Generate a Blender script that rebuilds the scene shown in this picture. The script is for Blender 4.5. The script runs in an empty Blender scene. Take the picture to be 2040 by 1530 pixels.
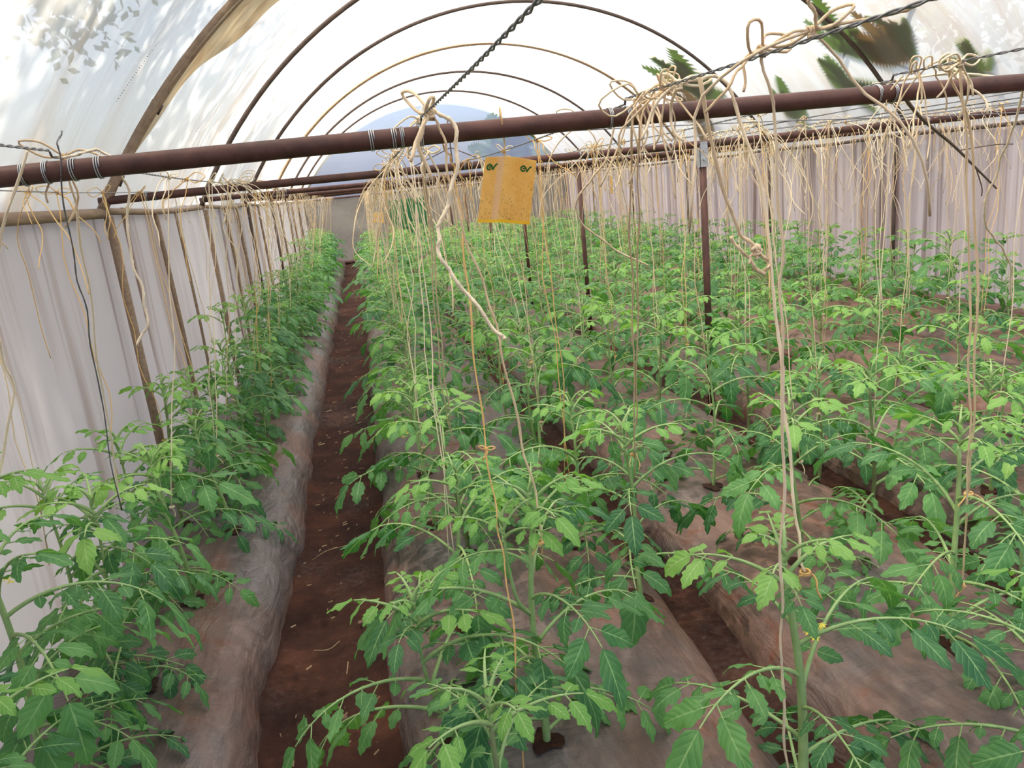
import bpy, math, random
import numpy as np
from mathutils import Matrix, Vector

random.seed(7)
rng = np.random.default_rng(7)
sc = bpy.context.scene
COL = sc.collection
PI = math.pi

# ------------------------------------------------------------------ dimensions of the tunnel
XL, XR = -1.37, 5.70          # side walls
CX = (XL + XR) / 2
Y0, YB = -1.6, 21.35          # open front (behind the photographer), back wall
EAVE = 1.76
RISE = 2.10
HALF = (XR - XL) / 2
RAD = (HALF * HALF + RISE * RISE) / (2 * RISE)
ZC = EAVE + RISE - RAD
FRAMES = [1.83, 4.63, 7.42, 10.2, 13.0, 15.8, 18.6]
PIPE_Z = 1.815
# beds: x0, x1, name for labels
BEDS = [(-1.40, -0.55), (-0.13, 0.93), (1.10, 2.06), (2.28, 3.20), (3.42, 4.35), (4.57, 5.72)]
BED_H = 0.20

# ------------------------------------------------------------------ camera
cam_d = bpy.data.cameras.new('camera')
cam = bpy.data.objects.new('camera', cam_d)
COL.objects.link(cam)
cam_d.sensor_width = 36.0
cam_d.lens = 27.0
cam_d.clip_start = 0.05
cam_d.clip_end = 300
X_ = Vector((0.97616573, -0.19202562, -0.10112678))
Y_ = Vector((-0.14505358, -0.23068013, -0.96215702))
Z_ = Vector((0.16143086, 0.95389351, -0.25303604))
M = Matrix.Identity(4)
for i in range(3):
    M[i][0] = X_[i]; M[i][1] = -Y_[i]; M[i][2] = -Z_[i]
M[2][3] = 1.70
cam.matrix_world = M
sc.camera = cam
EYE = np.array([0, 0, 1.70])


def screen(p):
    q = np.array(p, float) - EYE
    d = q @ np.array(Z_)
    if d < 0.05:
        return (-9999, -9999, d)
    return (q @ np.array(X_) / d * 1530 + 1020, q @ np.array(Y_) / d * 1530 + 765, d)


def in_view(p, m=120):
    x, y, d = screen(p)
    return d > 0.1 and -m < x < 2040 + m and -m < y < 1530 + m


# ------------------------------------------------------------------ objects
def put(name, me, parent=None, loc=None, rz=0.0, sc_=None):
    o = bpy.data.objects.new(name, me)
    COL.objects.link(o)
    if parent is not None:
        o.parent = parent
    if loc is not None:
        o.location = loc
    if rz:
        o.rotation_euler = (0, 0, rz)
    if sc_ is not None:
        o.scale = (sc_, sc_, sc_) if not isinstance(sc_, tuple) else sc_
    return o


def empty(name, loc, rz=0.0):
    o = bpy.data.objects.new(name, None)
    o.empty_display_size = 0.05
    COL.objects.link(o)
    o.location = loc
    o.rotation_euler = (0, 0, rz)
    return o


def tag(o, label, cat=None, group=None, kind=None):
    o['label'] = label
    if cat:
        o['category'] = cat
    if group:
        o['group'] = group
    if kind:
        o['kind'] = kind
    return o


class MB:
    """collects vertices, quads and uvs for one mesh"""
    def __init__(s):
        s.v = []; s.f = []; s.uv = []; s.n = 0; s.mi = []

    def add(s, v, f, uv=None, mi=0):
        v = np.asarray(v, float)
        f = np.asarray(f, int)
        s.v.append(v)
        s.f.append((f + s.n))
        s.uv.append(np.zeros((len(v), 2)) if uv is None else np.asarray(uv, float))
        s.mi.append(np.full(len(f), mi))
        s.n += len(v)

    def merge(s, o, mat=None):
        for v, f, uv, mi in o.parts():
            if mat is not None:
                v = v @ mat[:3, :3].T + mat[:3, 3]
            s.add(v, f, uv, 0); s.mi[-1] = mi

    def parts(s):
        k = 0
        for v, f, uv, mi in zip(s.v, s.f, s.uv, s.mi):
            yield v, f - k, uv, mi
            k += len(v)

    def mesh(s, name, mats, smooth=True):
        me = bpy.data.meshes.new(name)
        V = np.concatenate(s.v); UV = np.concatenate(s.uv)
        quads = [f for f in s.f if f.shape[1] == 4]
        idx = np.concatenate([f.ravel() for f in s.f])
        tot = np.concatenate([np.full(len(f), f.shape[1]) for f in s.f])
        start = np.concatenate([[0], np.cumsum(tot)[:-1]])
        me.vertices.add(len(V)); me.vertices.foreach_set('co', V.astype(np.float32).ravel())
        me.loops.add(len(idx)); me.loops.foreach_set('vertex_index', idx.astype(np.int32))
        me.polygons.add(len(tot)); me.polygons.foreach_set('loop_start', start.astype(np.int32))
        me.polygons.foreach_set('loop_total', tot.astype(np.int32))
        me.polygons.foreach_set('material_index', np.concatenate(s.mi).astype(np.int32))
        me.update(calc_edges=True)
        uvl = me.uv_layers.new(name='UVMap')
        uvl.data.foreach_set('uv', UV[idx].astype(np.float32).ravel())
        me.polygons.foreach_set('use_smooth', np.full(len(tot), smooth))
        me.validate()
        for m in (mats if isinstance(mats, (list, tuple)) else [mats]):
            me.materials.append(m)
        return me


def catmull(P, n):
    P = np.asarray(P, float)
    if len(P) < 3:
        t = np.linspace(0, 1, n)[:, None]
        return P[0] * (1 - t) + P[-1] * t
    Q = np.vstack([2 * P[0] - P[1], P, 2 * P[-1] - P[-2]])
    k = len(P) - 1
    ts = np.linspace(0, k, n)
    i = np.minimum(ts.astype(int), k - 1)
    t = (ts - i)[:, None]
    a, b, c, d = Q[i], Q[i + 1], Q[i + 2], Q[i + 3]
    return 0.5 * (2 * b + (c - a) * t + (2 * a - 5 * b + 4 * c - d) * t ** 2 + (3 * b - a - 3 * c + d) * t ** 3)


def frames(P):
    T = np.gradient(P, axis=0)
    T /= np.linalg.norm(T, axis=1)[:, None] + 1e-12
    N = np.zeros_like(P)
    a = np.array([0, 0, 1.0]) if abs(T[0][2]) < 0.9 else np.array([1.0, 0, 0])
    n = a - T[0] * (a @ T[0]); n /= np.linalg.norm(n)
    for i in range(len(P)):
        n = n - T[i] * (n @ T[i]); n /= np.linalg.norm(n) + 1e-12
        N[i] = n
    return T, N, np.cross(T, N)


def tube(mb, P, r, sides=6, caps=True, mi=0, vs=1.0):
    P = np.asarray(P, float); n = len(P)
    r = np.broadcast_to(np.asarray(r, float), (n,))
    T, N, B = frames(P)
    a = np.arange(sides) * 2 * PI / sides
    V = (P[:, None, :] + r[:, None, None] * (np.cos(a)[None, :, None] * N[:, None, :] + np.sin(a)[None, :, None] * B[:, None, :])).reshape(-1, 3)
    i = np.arange(n - 1)[:, None] * sides; j = np.arange(sides)[None, :]; j2 = (j + 1) % sides
    F = np.stack([i + j, i + j2, i + sides + j2, i + sides + j], -1).reshape(-1, 4)
    L = np.concatenate([[0], np.cumsum(np.linalg.norm(np.diff(P, axis=0), axis=1))]) * vs
    UV = np.stack([np.tile(np.arange(sides) / sides, n), np.repeat(L, sides)], 1)
    mb.add(V, F, UV, mi)
    if caps:
        k = mb.n - n * sides
        for c in (np.arange(sides)[::-1], (n - 1) * sides + np.arange(sides)):
            mb.f.append((c + k)[None, :]); mb.mi.append(np.array([mi]))
            mb.v.append(np.zeros((0, 3))); mb.uv.append(np.zeros((0, 2)))


def box(mb, c, s, mi=0, rz=0.0):
    x, y, z = np.array(s) / 2
    V = np.array([[-x, -y, -z], [x, -y, -z], [x, y, -z], [-x, y, -z], [-x, -y, z], [x, -y, z], [x, y, z], [-x, y, z]])
    if rz:
        cr, sr = math.cos(rz), math.sin(rz)
        V = V @ np.array([[cr, -sr, 0], [sr, cr, 0], [0, 0, 1]]).T
    F = [[0, 3, 2, 1], [4, 5, 6, 7], [0, 1, 5, 4], [1, 2, 6, 5], [2, 3, 7, 6], [3, 0, 4, 7]]
    mb.add(V + np.array(c), F, None, mi)


def grid(mb, P, UV=None, mi=0, flip=False):
    """P: nu x nv x 3"""
    a, b = P.shape[:2]
    i = np.arange(a - 1)[:, None] * b; j = np.arange(b - 1)[None, :]
    F = np.stack([i + j, i + b + j, i + b + j + 1, i + j + 1], -1).reshape(-1, 4)
    if flip:
        F = F[:, ::-1]
    mb.add(P.reshape(-1, 3), F, None if UV is None else UV.reshape(-1, 2), mi)


def wob(x, y, seed=0, f=1.0):
    """smooth pseudo noise in about -1..1"""
    r = np.random.default_rng(1000 + seed)
    s = 0
    for k in range(6):
        fx, fy = r.normal(0, 1.0 + 0.6 * k, 2) * f
        s = s + np.sin(x * fx + y * fy + r.uniform(0, 6.28)) / (1 + 0.35 * k)
    return s / 3.2


# ------------------------------------------------------------------ materials
def mat(name):
    m = bpy.data.materials.new(name)
    m.use_nodes = True
    nt = m.node_tree
    nt.nodes.clear()
    out = nt.nodes.new('ShaderNodeOutputMaterial')
    return m, nt, out


def N(nt, t, ins=None, **kw):
    n = nt.nodes.new(t)
    for k, v in kw.items():
        setattr(n, k, v)
    for k, v in (ins or {}).items():
        s = n.inputs[k]
        if isinstance(v, bpy.types.NodeSocket):
            nt.links.new(v, s)
        else:
            s.default_value = v
    return n


def ramp(nt, fac, stops):
    n = nt.nodes.new('ShaderNodeValToRGB')
    nt.links.new(fac, n.inputs[0])
    e = n.color_ramp.elements
    while len(e) < len(stops):
        e.new(0.5)
    for q, (p, c) in zip(e, stops):
        q.position = p
        q.color = c if len(c) == 4 else (*c, 1)
    return n.outputs[0]


def noise(nt, vec, scale=5, detail=4, rough=0.6, dist=0.0):
    return N(nt, 'ShaderNodeTexNoise', {'Vector': vec, 'Scale': scale, 'Detail': detail, 'Roughness': rough, 'Distortion': dist}).outputs[0]


def mapping(nt, vec, scale=(1, 1, 1), loc=(0, 0, 0)):
    return N(nt, 'ShaderNodeMapping', {'Vector': vec, 'Scale': scale, 'Location': loc}).outputs[0]


def mixc(nt, f, a, b, bt='MIX'):
    n = nt.nodes.new('ShaderNodeMix')
    n.data_type = 'RGBA'; n.blend_type = bt
    for s, v in ((n.inputs[0], f), (n.inputs[6], a), (n.inputs[7], b)):
        if isinstance(v, bpy.types.NodeSocket):
            nt.links.new(v, s)
        else:
            s.default_value = v if not isinstance(v, tuple) or len(v) == 4 else (*v, 1)
    return n.outputs[2]


def math_(nt, op, a, b=0.0, clamp=False):
    n = nt.nodes.new('ShaderNodeMath'); n.operation = op; n.use_clamp = clamp
    for s, v in ((n.inputs[0], a), (n.inputs[1], b)):
        if isinstance(v, bpy.types.NodeSocket):
            nt.links.new(v, s)
        else:
            s.default_value = v
    return n.outputs[0]


def bump(nt, h, strength=0.3, dist=0.01):
    return N(nt, 'ShaderNodeBump', {'Height': h, 'Strength': strength, 'Distance': dist}).outputs[0]


def coords(nt, which='Object'):
    return N(nt, 'ShaderNodeTexCoord').outputs[which]


def geo_pos(nt):
    return N(nt, 'ShaderNodeNewGeometry').outputs['Position']


def pbr(nt, out, col, rough=0.6, metal=0.0, nrm=None, spec=0.5):
    p = N(nt, 'ShaderNodeBsdfPrincipled')
    for k, v in (('Base Color', col), ('Roughness', rough), ('Metallic', metal), ('Specular IOR Level', spec), ('Normal', nrm)):
        if v is None:
            continue
        if isinstance(v, bpy.types.NodeSocket):
            nt.links.new(v, p.inputs[k])
        else:
            p.inputs[k].default_value = (*v, 1) if isinstance(v, tuple) and len(v) == 3 else v
    if out is not None:
        nt.links.new(p.outputs[0], out.inputs[0])
    return p


def film_mat(name, clean, dirt, lo, hi, scale, clear, trans=0.6, seed=0.0, dirt2=None, tint=(1.0, 0.97, 0.90)):
    """thin plastic sheet: scatters light through, partly clear, with dirt of its own"""
    m, nt, out = mat(name)
    pos = geo_pos(nt)
    v = mapping(nt, pos, scale, (seed, seed * 0.7, seed * 1.3))
    n1 = noise(nt, v, 1.0, 6, 0.65, 0.6)
    c = ramp(nt, n1, [(lo, clean), (hi, dirt)])
    if dirt2:
        n2 = noise(nt, mapping(nt, pos, dirt2[1], (seed + 9, 3, 1)), 1.0, 3, 0.6, 0.3)
        c = mixc(nt, ramp(nt, n2, [(dirt2[2], (0, 0, 0)), (dirt2[3], (1, 1, 1))]), c, dirt2[0])
    wr = noise(nt, mapping(nt, pos, tuple(s * 3 for s in scale)), 1.5, 4, 0.6, 0.4)
    nb = bump(nt, wr, 0.25, 0.03)
    d = N(nt, 'ShaderNodeBsdfDiffuse', {'Color': c, 'Normal': nb})
    t = N(nt, 'ShaderNodeBsdfTranslucent', {'Color': c, 'Normal': nb})
    a = N(nt, 'ShaderNodeMixShader', {0: trans})
    nt.links.new(d.outputs[0], a.inputs[1]); nt.links.new(t.outputs[0], a.inputs[2])
    tr = N(nt, 'ShaderNodeBsdfTransparent', {'Color': (*tint, 1)})
    b = N(nt, 'ShaderNodeMixShader', {0: clear})
    nt.links.new(a.outputs[0], b.inputs[1]); nt.links.new(tr.outputs[0], b.inputs[2])
    nt.links.new(b.outputs[0], out.inputs[0])
    return m


M_ROOF = film_mat('roof_film', (0.70, 0.70, 0.66), (0.58, 0.48, 0.37), 0.46, 0.76, (0.45, 2.8, 0.45), 0.21, 0.72)
M_GABLE = film_mat('gable_film', (0.56, 0.64, 0.84), (0.48, 0.56, 0.72), 0.45, 0.75, (0.5, 1, 2.4), 0.50, 0.7, 3, None, (0.80, 0.87, 1.0))
M_WALL_L = film_mat('left_wall_film', (0.56, 0.535, 0.53), (0.34, 0.25, 0.20), 0.52, 0.68, (1, 2.0, 0.10), 0.04, 0.30, 1.0,
                    ((0.20, 0.13, 0.10, 1), (1, 3.6, 0.10), 0.60, 0.70))
M_WALL_R = film_mat('right_wall_film', (0.90, 0.78, 0.72), (0.52, 0.38, 0.32), 0.40, 0.74, (1, 4.0, 0.16), 0.07, 0.56, 2.0,
                    ((0.30, 0.21, 0.17, 1), (1, 7, 0.14), 0.50, 0.68))
M_BACK = film_mat('back_wall_tarp', (0.34, 0.31, 0.26), (0.24, 0.21, 0.17), 0.4, 0.75, (1.2, 1, 2.2), 0.0, 0.35, 4.0)
M_NET = film_mat('green_net', (0.10, 0.36, 0.16), (0.06, 0.24, 0.10), 0.4, 0.75, (3, 1, 3), 0.1, 0.5, 4.0)
M_PATCH = film_mat('patch_film', (0.84, 0.76, 0.62), (0.66, 0.52, 0.36), 0.45, 0.75, (3, 5, 3), 0.05, 0.7, 5.0)


def mk_soil(name, a, b, c, sc_=1.0):
    m, nt, out = mat(name)
    pos = geo_pos(nt)
    n1 = noise(nt, pos, 3.0 * sc_, 8, 0.7)
    n2 = noise(nt, pos, 40 * sc_, 6, 0.7)
    n3 = noise(nt, pos, 1.1, 3, 0.5)
    col = ramp(nt, n1, [(0.3, a), (0.52, b), (0.75, c)])
    col = mixc(nt, ramp(nt, n2, [(0.60, (0, 0, 0)), (0.74, (1, 1, 1))]), col, (0.13, 0.075, 0.055))
    pale = math_(nt, 'MULTIPLY', ramp(nt, n3, [(0.52, (0, 0, 0)), (0.66, (1, 1, 1))]), ramp(nt, n2, [(0.42, (0, 0, 0)), (0.62, (1, 1, 1))]))
    col = mixc(nt, math_(nt, 'MULTIPLY', pale, 0.5), col, (0.16, 0.13, 0.12))
    h = math_(nt, 'ADD', math_(nt, 'MULTIPLY', n1, 0.6), math_(nt, 'MULTIPLY', n2, 0.4))
    pbr(nt, out, col, 0.95, 0, bump(nt, h, 0.9, 0.03), 0.15)
    return m


M_SOIL = mk_soil('red_soil', (0.024, 0.012, 0.010), (0.060, 0.026, 0.019), (0.140, 0.056, 0.034))
M_HOLE = mk_soil('hole_soil', (0.03, 0.014, 0.010), (0.07, 0.03, 0.02), (0.12, 0.05, 0.035), 3)


def mk_mulch():
    m, nt, out = mat('plastic_mulch')
    pos = geo_pos(nt)
    dust = noise(nt, mapping(nt, pos, (1.3, 0.9, 1.3)), 1.4, 7, 0.62, 0.8)
    sm = noise(nt, mapping(nt, pos, (5, 1.1, 5)), 2.2, 5, 0.7, 1.2)
    patch = noise(nt, pos, 5.5, 6, 0.72, 0.6)
    grey = ramp(nt, sm, [(0.25, (0.062, 0.052, 0.052)), (0.5, (0.128, 0.108, 0.107)), (0.8, (0.25, 0.22, 0.22))])
    brown = ramp(nt, sm, [(0.25, (0.125, 0.068, 0.053)), (0.75, (0.29, 0.165, 0.125))])
    # more soil dust towards the right-hand beds
    sx = N(nt, 'ShaderNodeSeparateXYZ', {0: pos}).outputs[0]
    bias = math_(nt, 'MULTIPLY', math_(nt, 'ADD', sx, 0.3), 0.035)
    f = ramp(nt, math_(nt, 'ADD', dust, bias), [(0.40, (0.06, 0.06, 0.06)), (0.66, (0.92, 0.92, 0.92))])
    col = mixc(nt, f, grey, brown)
    red = ramp(nt, patch, [(0.56, (0, 0, 0)), (0.66, (1, 1, 1))])
    col = mixc(nt, math_(nt, 'MULTIPLY', red, f), col, (0.19, 0.068, 0.040))
    rough = math_(nt, 'ADD', math_(nt, 'MULTIPLY', f, 0.3), 0.34)
    wr = noise(nt, mapping(nt, pos, (7, 2.2, 7)), 1.5, 5, 0.55, 1.5)
    fine = noise(nt, mapping(nt, pos, (3, 16, 3), (0, 0, 0)), 2.0, 4, 0.6, 1.0)
    h = math_(nt, 'ADD', wr, math_(nt, 'MULTIPLY', fine, 0.4))
    pbr(nt, out, col, rough, 0, bump(nt, h, 0.6, 0.03), 0.36)
    return m


M_MULCH = mk_mulch()


def mk_leaf(name, dark, light, vein, tr, trcol):
    m, nt, out = mat(name)
    uv = N(nt, 'ShaderNodeSeparateXYZ', {0: coords(nt, 'UV')})
    u, v = uv.outputs[0], uv.outputs[1]
    rnd = N(nt, 'ShaderNodeObjectInfo').outputs['Random']
    pos = geo_pos(nt)
    n = noise(nt, pos, 9, 3, 0.6)
    f = math_(nt, 'ADD', math_(nt, 'MULTIPLY', rnd, 0.45), math_(nt, 'MULTIPLY', n, 0.65))
    base = ramp(nt, f, [(0.30, dark), (0.82, light)])
    au = math_(nt, 'ABSOLUTE', u)
    mid = math_(nt, 'LESS_THAN', au, 0.06)
    side = math_(nt, 'PINGPONG', math_(nt, 'SUBTRACT', math_(nt, 'MULTIPLY', v, 6.0), math_(nt, 'MULTIPLY', au, 1.5)), 0.5)
    sv = math_(nt, 'MULTIPLY', math_(nt, 'LESS_THAN', side, 0.05), 0.35)
    vf = math_(nt, 'MAXIMUM', math_(nt, 'MULTIPLY', mid, 0.75), sv)
    col = mixc(nt, vf, base, vein)
    hb = math_(nt, 'MULTIPLY', side, 1.0)
    nb = bump(nt, hb, 0.35, 0.006)
    p = pbr(nt, None, col, 0.5, 0, nb, 0.35)
    t = N(nt, 'ShaderNodeBsdfTranslucent', {'Color': mixc(nt, 1.0, col, trcol, 'MULTIPLY')})
    a = N(nt, 'ShaderNodeMixShader', {0: tr})
    nt.links.new(p.outputs[0], a.inputs[1]); nt.links.new(t.outputs[0], a.inputs[2])
    nt.links.new(a.outputs[0], out.inputs[0])
    return m


M_LEAF = mk_leaf('tomato_leaf', (0.034, 0.140, 0.052), (0.145, 0.345, 0.100), (0.29, 0.48, 0.20), 0.30, (1.7, 1.9, 0.8))
M_YOUNG = mk_leaf('young_tomato_leaf', (0.15, 0.36, 0.070), (0.27, 0.50, 0.12), (0.40, 0.58, 0.24), 0.32, (1.5, 1.6, 0.8))
M_TREE = mk_leaf('tree_leaf', (0.05, 0.12, 0.02), (0.10, 0.20, 0.04), (0.12, 0.2, 0.06), 0.4, (1.6, 1.6, 0.6))
M_DRY = mk_leaf('dry_leaf', (0.12, 0.065, 0.02), (0.20, 0.12, 0.04), (0.2, 0.13, 0.06), 0.35, (1.6, 1.4, 0.8))


def simple(name, a, b, rough=0.6, metal=0.0, scale=30, spec=0.4, bs=0.2, stretch=(1, 1, 1), rand=0.0):
    m, nt, out = mat(name)
    pos = mapping(nt, geo_pos(nt), stretch)
    n = noise(nt, pos, scale, 5, 0.65)
    f = n
    if rand:
        r = N(nt, 'ShaderNodeObjectInfo').outputs['Random']
        f = math_(nt, 'ADD', math_(nt, 'MULTIPLY', n, 1 - rand), math_(nt, 'MULTIPLY', r, rand))
    pbr(nt, out, ramp(nt, f, [(0.25, a), (0.75, b)]), rough, metal, bump(nt, n, bs, 0.004), spec)
    return m


M_STEM = simple('tomato_stem', (0.22, 0.36, 0.12), (0.38, 0.52, 0.22), 0.55, 0, 25, 0.3, 0.2)
M_STEM_D = simple('woody_stem', (0.12, 0.16, 0.06), (0.24, 0.28, 0.12), 0.6, 0, 30)
M_TWINE = simple('sisal_twine', (0.72, 0.54, 0.33), (0.92, 0.79, 0.57), 0.8, 0, 60, 0.2, 0.3, (1, 1, 0.3), 0.55)
M_TWINE2 = simple('orange_twine', (0.76, 0.46, 0.17), (0.86, 0.60, 0.28), 0.8, 0, 60, 0.2, 0.3, (1, 1, 0.3), 0.5)
M_RUST = simple('rusty_pipe', (0.045, 0.024, 0.021), (0.15, 0.066, 0.050), 0.55, 0.2, 14, 0.4, 0.35)
M_RUST2 = simple('dark_steel', (0.070, 0.050, 0.042), (0.15, 0.105, 0.085), 0.6, 0.25, 14, 0.4, 0.3)
M_WOOD = simple('weathered_pole', (0.20, 0.13, 0.085), (0.40, 0.29, 0.20), 0.75, 0, 9, 0.3, 0.4, (4, 0.6, 4))
M_WIRE = simple('galvanised_wire', (0.16, 0.16, 0.17), (0.30, 0.30, 0.31), 0.45, 0.6, 40)
M_ZINC = simple('zinc_bracket', (0.42, 0.44, 0.46), (0.62, 0.64, 0.66), 0.4, 0.7, 30)
M_BARK = simple('bark', (0.10, 0.075, 0.055), (0.22, 0.17, 0.13), 0.9, 0, 12)
M_STONE = simple('stone', (0.16, 0.08, 0.06), (0.28, 0.17, 0.13), 0.9, 0, 20)
M_STRAW = simple('straw', (0.30, 0.19, 0.10), (0.46, 0.33, 0.2), 0.8, 0, 20)
M_INK = simple('green_ink', (0.010, 0.10, 0.025), (0.015, 0.13, 0.03), 0.6, 0, 20, 0.2, 0.0)
M_GREYINK = simple('faded_ink', (0.45, 0.36, 0.16), (0.5, 0.4, 0.2), 0.6, 0, 20, 0.2, 0.0)
M_GREY = simple('grey_print', (0.10, 0.10, 0.12), (0.14, 0.14, 0.16), 0.6, 0, 20, 0.2, 0.0)
M_FLOWER = simple('tomato_flower', (0.72, 0.58, 0.05), (0.85, 0.7, 0.1), 0.6, 0, 20, 0.2, 0.0)


def mk_trap():
    m, nt, out = mat('yellow_sticky_card')
    uv = coords(nt, 'UV')
    n = noise(nt, mapping(nt, uv, (1, 1, 1)), 4, 4, 0.6)
    col = ramp(nt, n, [(0.3, (0.90, 0.60, 0.17)), (0.7, (0.95, 0.72, 0.27))])
    s = N(nt, 'ShaderNodeSeparateXYZ', {0: uv})
    # insects stuck in the glue, denser towards the lower edge
    sp = noise(nt, mapping(nt, uv, (26, 34, 1)), 1.0, 2, 0.5, 2.2)
    thr = math_(nt, 'ADD', sp, math_(nt, 'MULTIPLY', math_(nt, 'SUBTRACT', 0.75, s.outputs[1]), 0.10))
    bug = ramp(nt, thr, [(0.655, (0, 0, 0)), (0.69, (1, 1, 1))])
    col = mixc(nt, math_(nt, 'MULTIPLY', bug, 0.8), col, (0.20, 0.13, 0.03))
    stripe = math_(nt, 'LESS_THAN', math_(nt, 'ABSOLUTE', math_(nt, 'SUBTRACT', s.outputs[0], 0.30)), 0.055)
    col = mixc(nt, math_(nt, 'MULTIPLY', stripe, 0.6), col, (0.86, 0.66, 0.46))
    edge = math_(nt, 'LESS_THAN', s.outputs[1], 0.05)
    col = mixc(nt, edge, col, (0.95, 0.68, 0.05))
    p = pbr(nt, None, col, 0.35, 0, None, 0.5)
    t = N(nt, 'ShaderNodeBsdfTranslucent', {'Color': col})
    a = N(nt, 'ShaderNodeMixShader', {0: 0.5})
    nt.links.new(p.outputs[0], a.inputs[1]); nt.links.new(t.outputs[0], a.inputs[2])
    nt.links.new(a.outputs[0], out.inputs[0])
    return m


M_TRAP = mk_trap()

# ------------------------------------------------------------------ ground
ORD1 = ['first', 'second', 'third', 'fourth', 'fifth', 'sixth', 'seventh', 'eighth', 'ninth', 'tenth', 'eleventh', 'twelfth', 'thirteenth',
        'fourteenth', 'fifteenth', 'sixteenth', 'seventeenth', 'eighteenth', 'nineteenth']


def ordinal(n):
    if n < 20:
        return ORD1[n - 1]
    tens = {2: ('twentieth', 'twenty'), 3: ('thirtieth', 'thirty'), 4: ('fortieth', 'forty'), 5: ('fiftieth', 'fifty'), 6: ('sixtieth', 'sixty')}[n // 10]
    return tens[0] if n % 10 == 0 else tens[1] + '-' + ORD1[n % 10 - 1]


BED_NAME = ['bed by left wall', 'bed beside the trench', 'second bed from trench', 'third bed from trench', 'fourth bed from trench', 'bed by right wall']


def bed_z(b, x, y):
    x0, x1 = BEDS[b]
    u = np.clip((np.asarray(x) - (x0 + x1) / 2) / ((x1 - x0) / 2), -1, 1)
    return BED_H * (1 - np.abs(u) ** 5) ** 0.55 + 0.016 * wob(x * 2.2, np.asarray(y) * 1.6, b) * (1 - u ** 4)


mb = MB()
xs = np.unique(np.concatenate([[-40, -12, -4, -1.7], np.linspace(-0.72, 0.02, 34), np.linspace(0.8, 6.2, 60), [9, 14, 40]]))
ys = np.concatenate([[-30, -8, -1], np.linspace(0.4, 9, 240), np.linspace(9.2, 22, 90), [30, 60]])
X, Y = np.meshgrid(xs, ys, indexing='ij')
Zf = 0.010 * wob(X * 6, Y * 6, 40) + 0.007 * wob(X * 17, Y * 17, 41)
tr_u = np.clip(np.abs(X + 0.34) / 0.24, 0, 1.4)
Zf += np.where((X > -0.75) & (X < 0.05), 0.035 * np.clip(tr_u, 0, 1.2) ** 4, 0.03)
grid(mb, np.stack([X, Y, Zf], -1))
fl = put('floor', mb.mesh('floor', M_SOIL))
tag(fl, 'dark red soil floor of the tunnel, bare in the trench between beds', kind='structure')

MULCH_LABEL = ['grey dusty plastic mulch sheet on the bed between left wall and trench',
               'grey brown plastic mulch sheet on the bed beside the soil trench',
               'red-dusted plastic mulch sheet on the second bed beyond the trench',
               'plastic mulch sheet on the third bed beyond the trench',
               'plastic mulch sheet on the fourth bed beyond the trench',
               'plastic mulch sheet on the bed against the right wall']
MULCH = []
for b, (x0, x1) in enumerate(BEDS):
    mb = MB()
    u = np.sin(np.linspace(-1, 1, 31) * PI / 2)
    u = np.sign(u) * np.abs(u) ** 0.8
    ya = np.concatenate([np.linspace(-0.6, 8, 200), np.linspace(8.1, 21.2, 130)])
    U, Yg = np.meshgrid(u, ya, indexing='ij')
    Xg = (x0 + x1) / 2 + U * (x1 - x0) / 2
    Zg = bed_z(b, Xg, Yg)
    edge = np.abs(U) ** 6
    Xg = Xg + edge * 0.030 * wob(Yg * 2.0, U * 1.0, 60 + b) + edge * 0.008 * wob(Yg * 14, U, 70 + b)
    Zg = Zg + 0.008 * wob(Xg * 9, Yg * 4, 80 + b) * (np.abs(U) > 0.6) + 0.004
    if b == 0:
        Xg = np.maximum(Xg, XL + 0.02)
    if b == 5:
        Xg = np.minimum(Xg, XR - 0.02)
    grid(mb, np.stack([Xg, Yg, np.maximum(Zg, 0.012)], -1))
    # the sheet is tucked down along both sides
    o = put('mulch_film', mb.mesh('mulch_film', M_MULCH))
    tag(o, MULCH_LABEL[b], 'plastic mulch', 'mulch sheets over the beds')
    MULCH.append(o)

# ------------------------------------------------------------------ roof, walls
arc_max = math.asin(HALF / RAD)
th = np.linspace(-arc_max, arc_max, 73)
yy = np.concatenate([[Y0, 0.2], np.linspace(0.6, YB, 150)])
TH, YY = np.meshgrid(th, yy, indexing='ij')
fr = np.array([-0.97] + FRAMES + [YB])


def film_r(th_, y_):
    d = np.min(np.abs(np.asarray(y_)[..., None] - fr), axis=-1)
    return RAD + 0.06 - 0.045 * np.clip(d / 1.4, 0, 1) - 0.02 * wob(th_ * 3, y_ * 1.5, 5) * np.clip(d / 0.5, 0, 1)


Rr = film_r(TH, YY)
mb = MB()
grid(mb, np.stack([CX + Rr * np.sin(TH), YY, ZC + Rr * np.cos(TH)], -1))
roof = put('ceiling', mb.mesh('ceiling', M_ROOF))
tag(roof, 'milky translucent plastic film roof arched over the tunnel', kind='structure')


def film_marks(pts, n, label):
    mb = MB()
    P = catmull(pts, n * 2)
    for k in range(n):
        q = []
        for t in (0.0, 0.55):
            c = P[2 * k] * (1 - t) + P[2 * k + 1] * t
            for dy in (-0.006, 0.006):
                th_ = math.atan2(c[0] - CX, c[2] - ZC)
                r = float(film_r(np.array(th_), np.array(c[1] + dy))) - 0.012
                q.append((CX + r * math.sin(th_), c[1] + dy * (1 + (k * 7 % 5) * 0.25), ZC + r * math.cos(th_)))
        mb.add([q[0], q[1], q[3], q[2]], [[0, 1, 2, 3]])
    o = put('printed_marking', mb.mesh('printed_marking', M_GREY, False), roof)
    o['label'] = label


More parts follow.
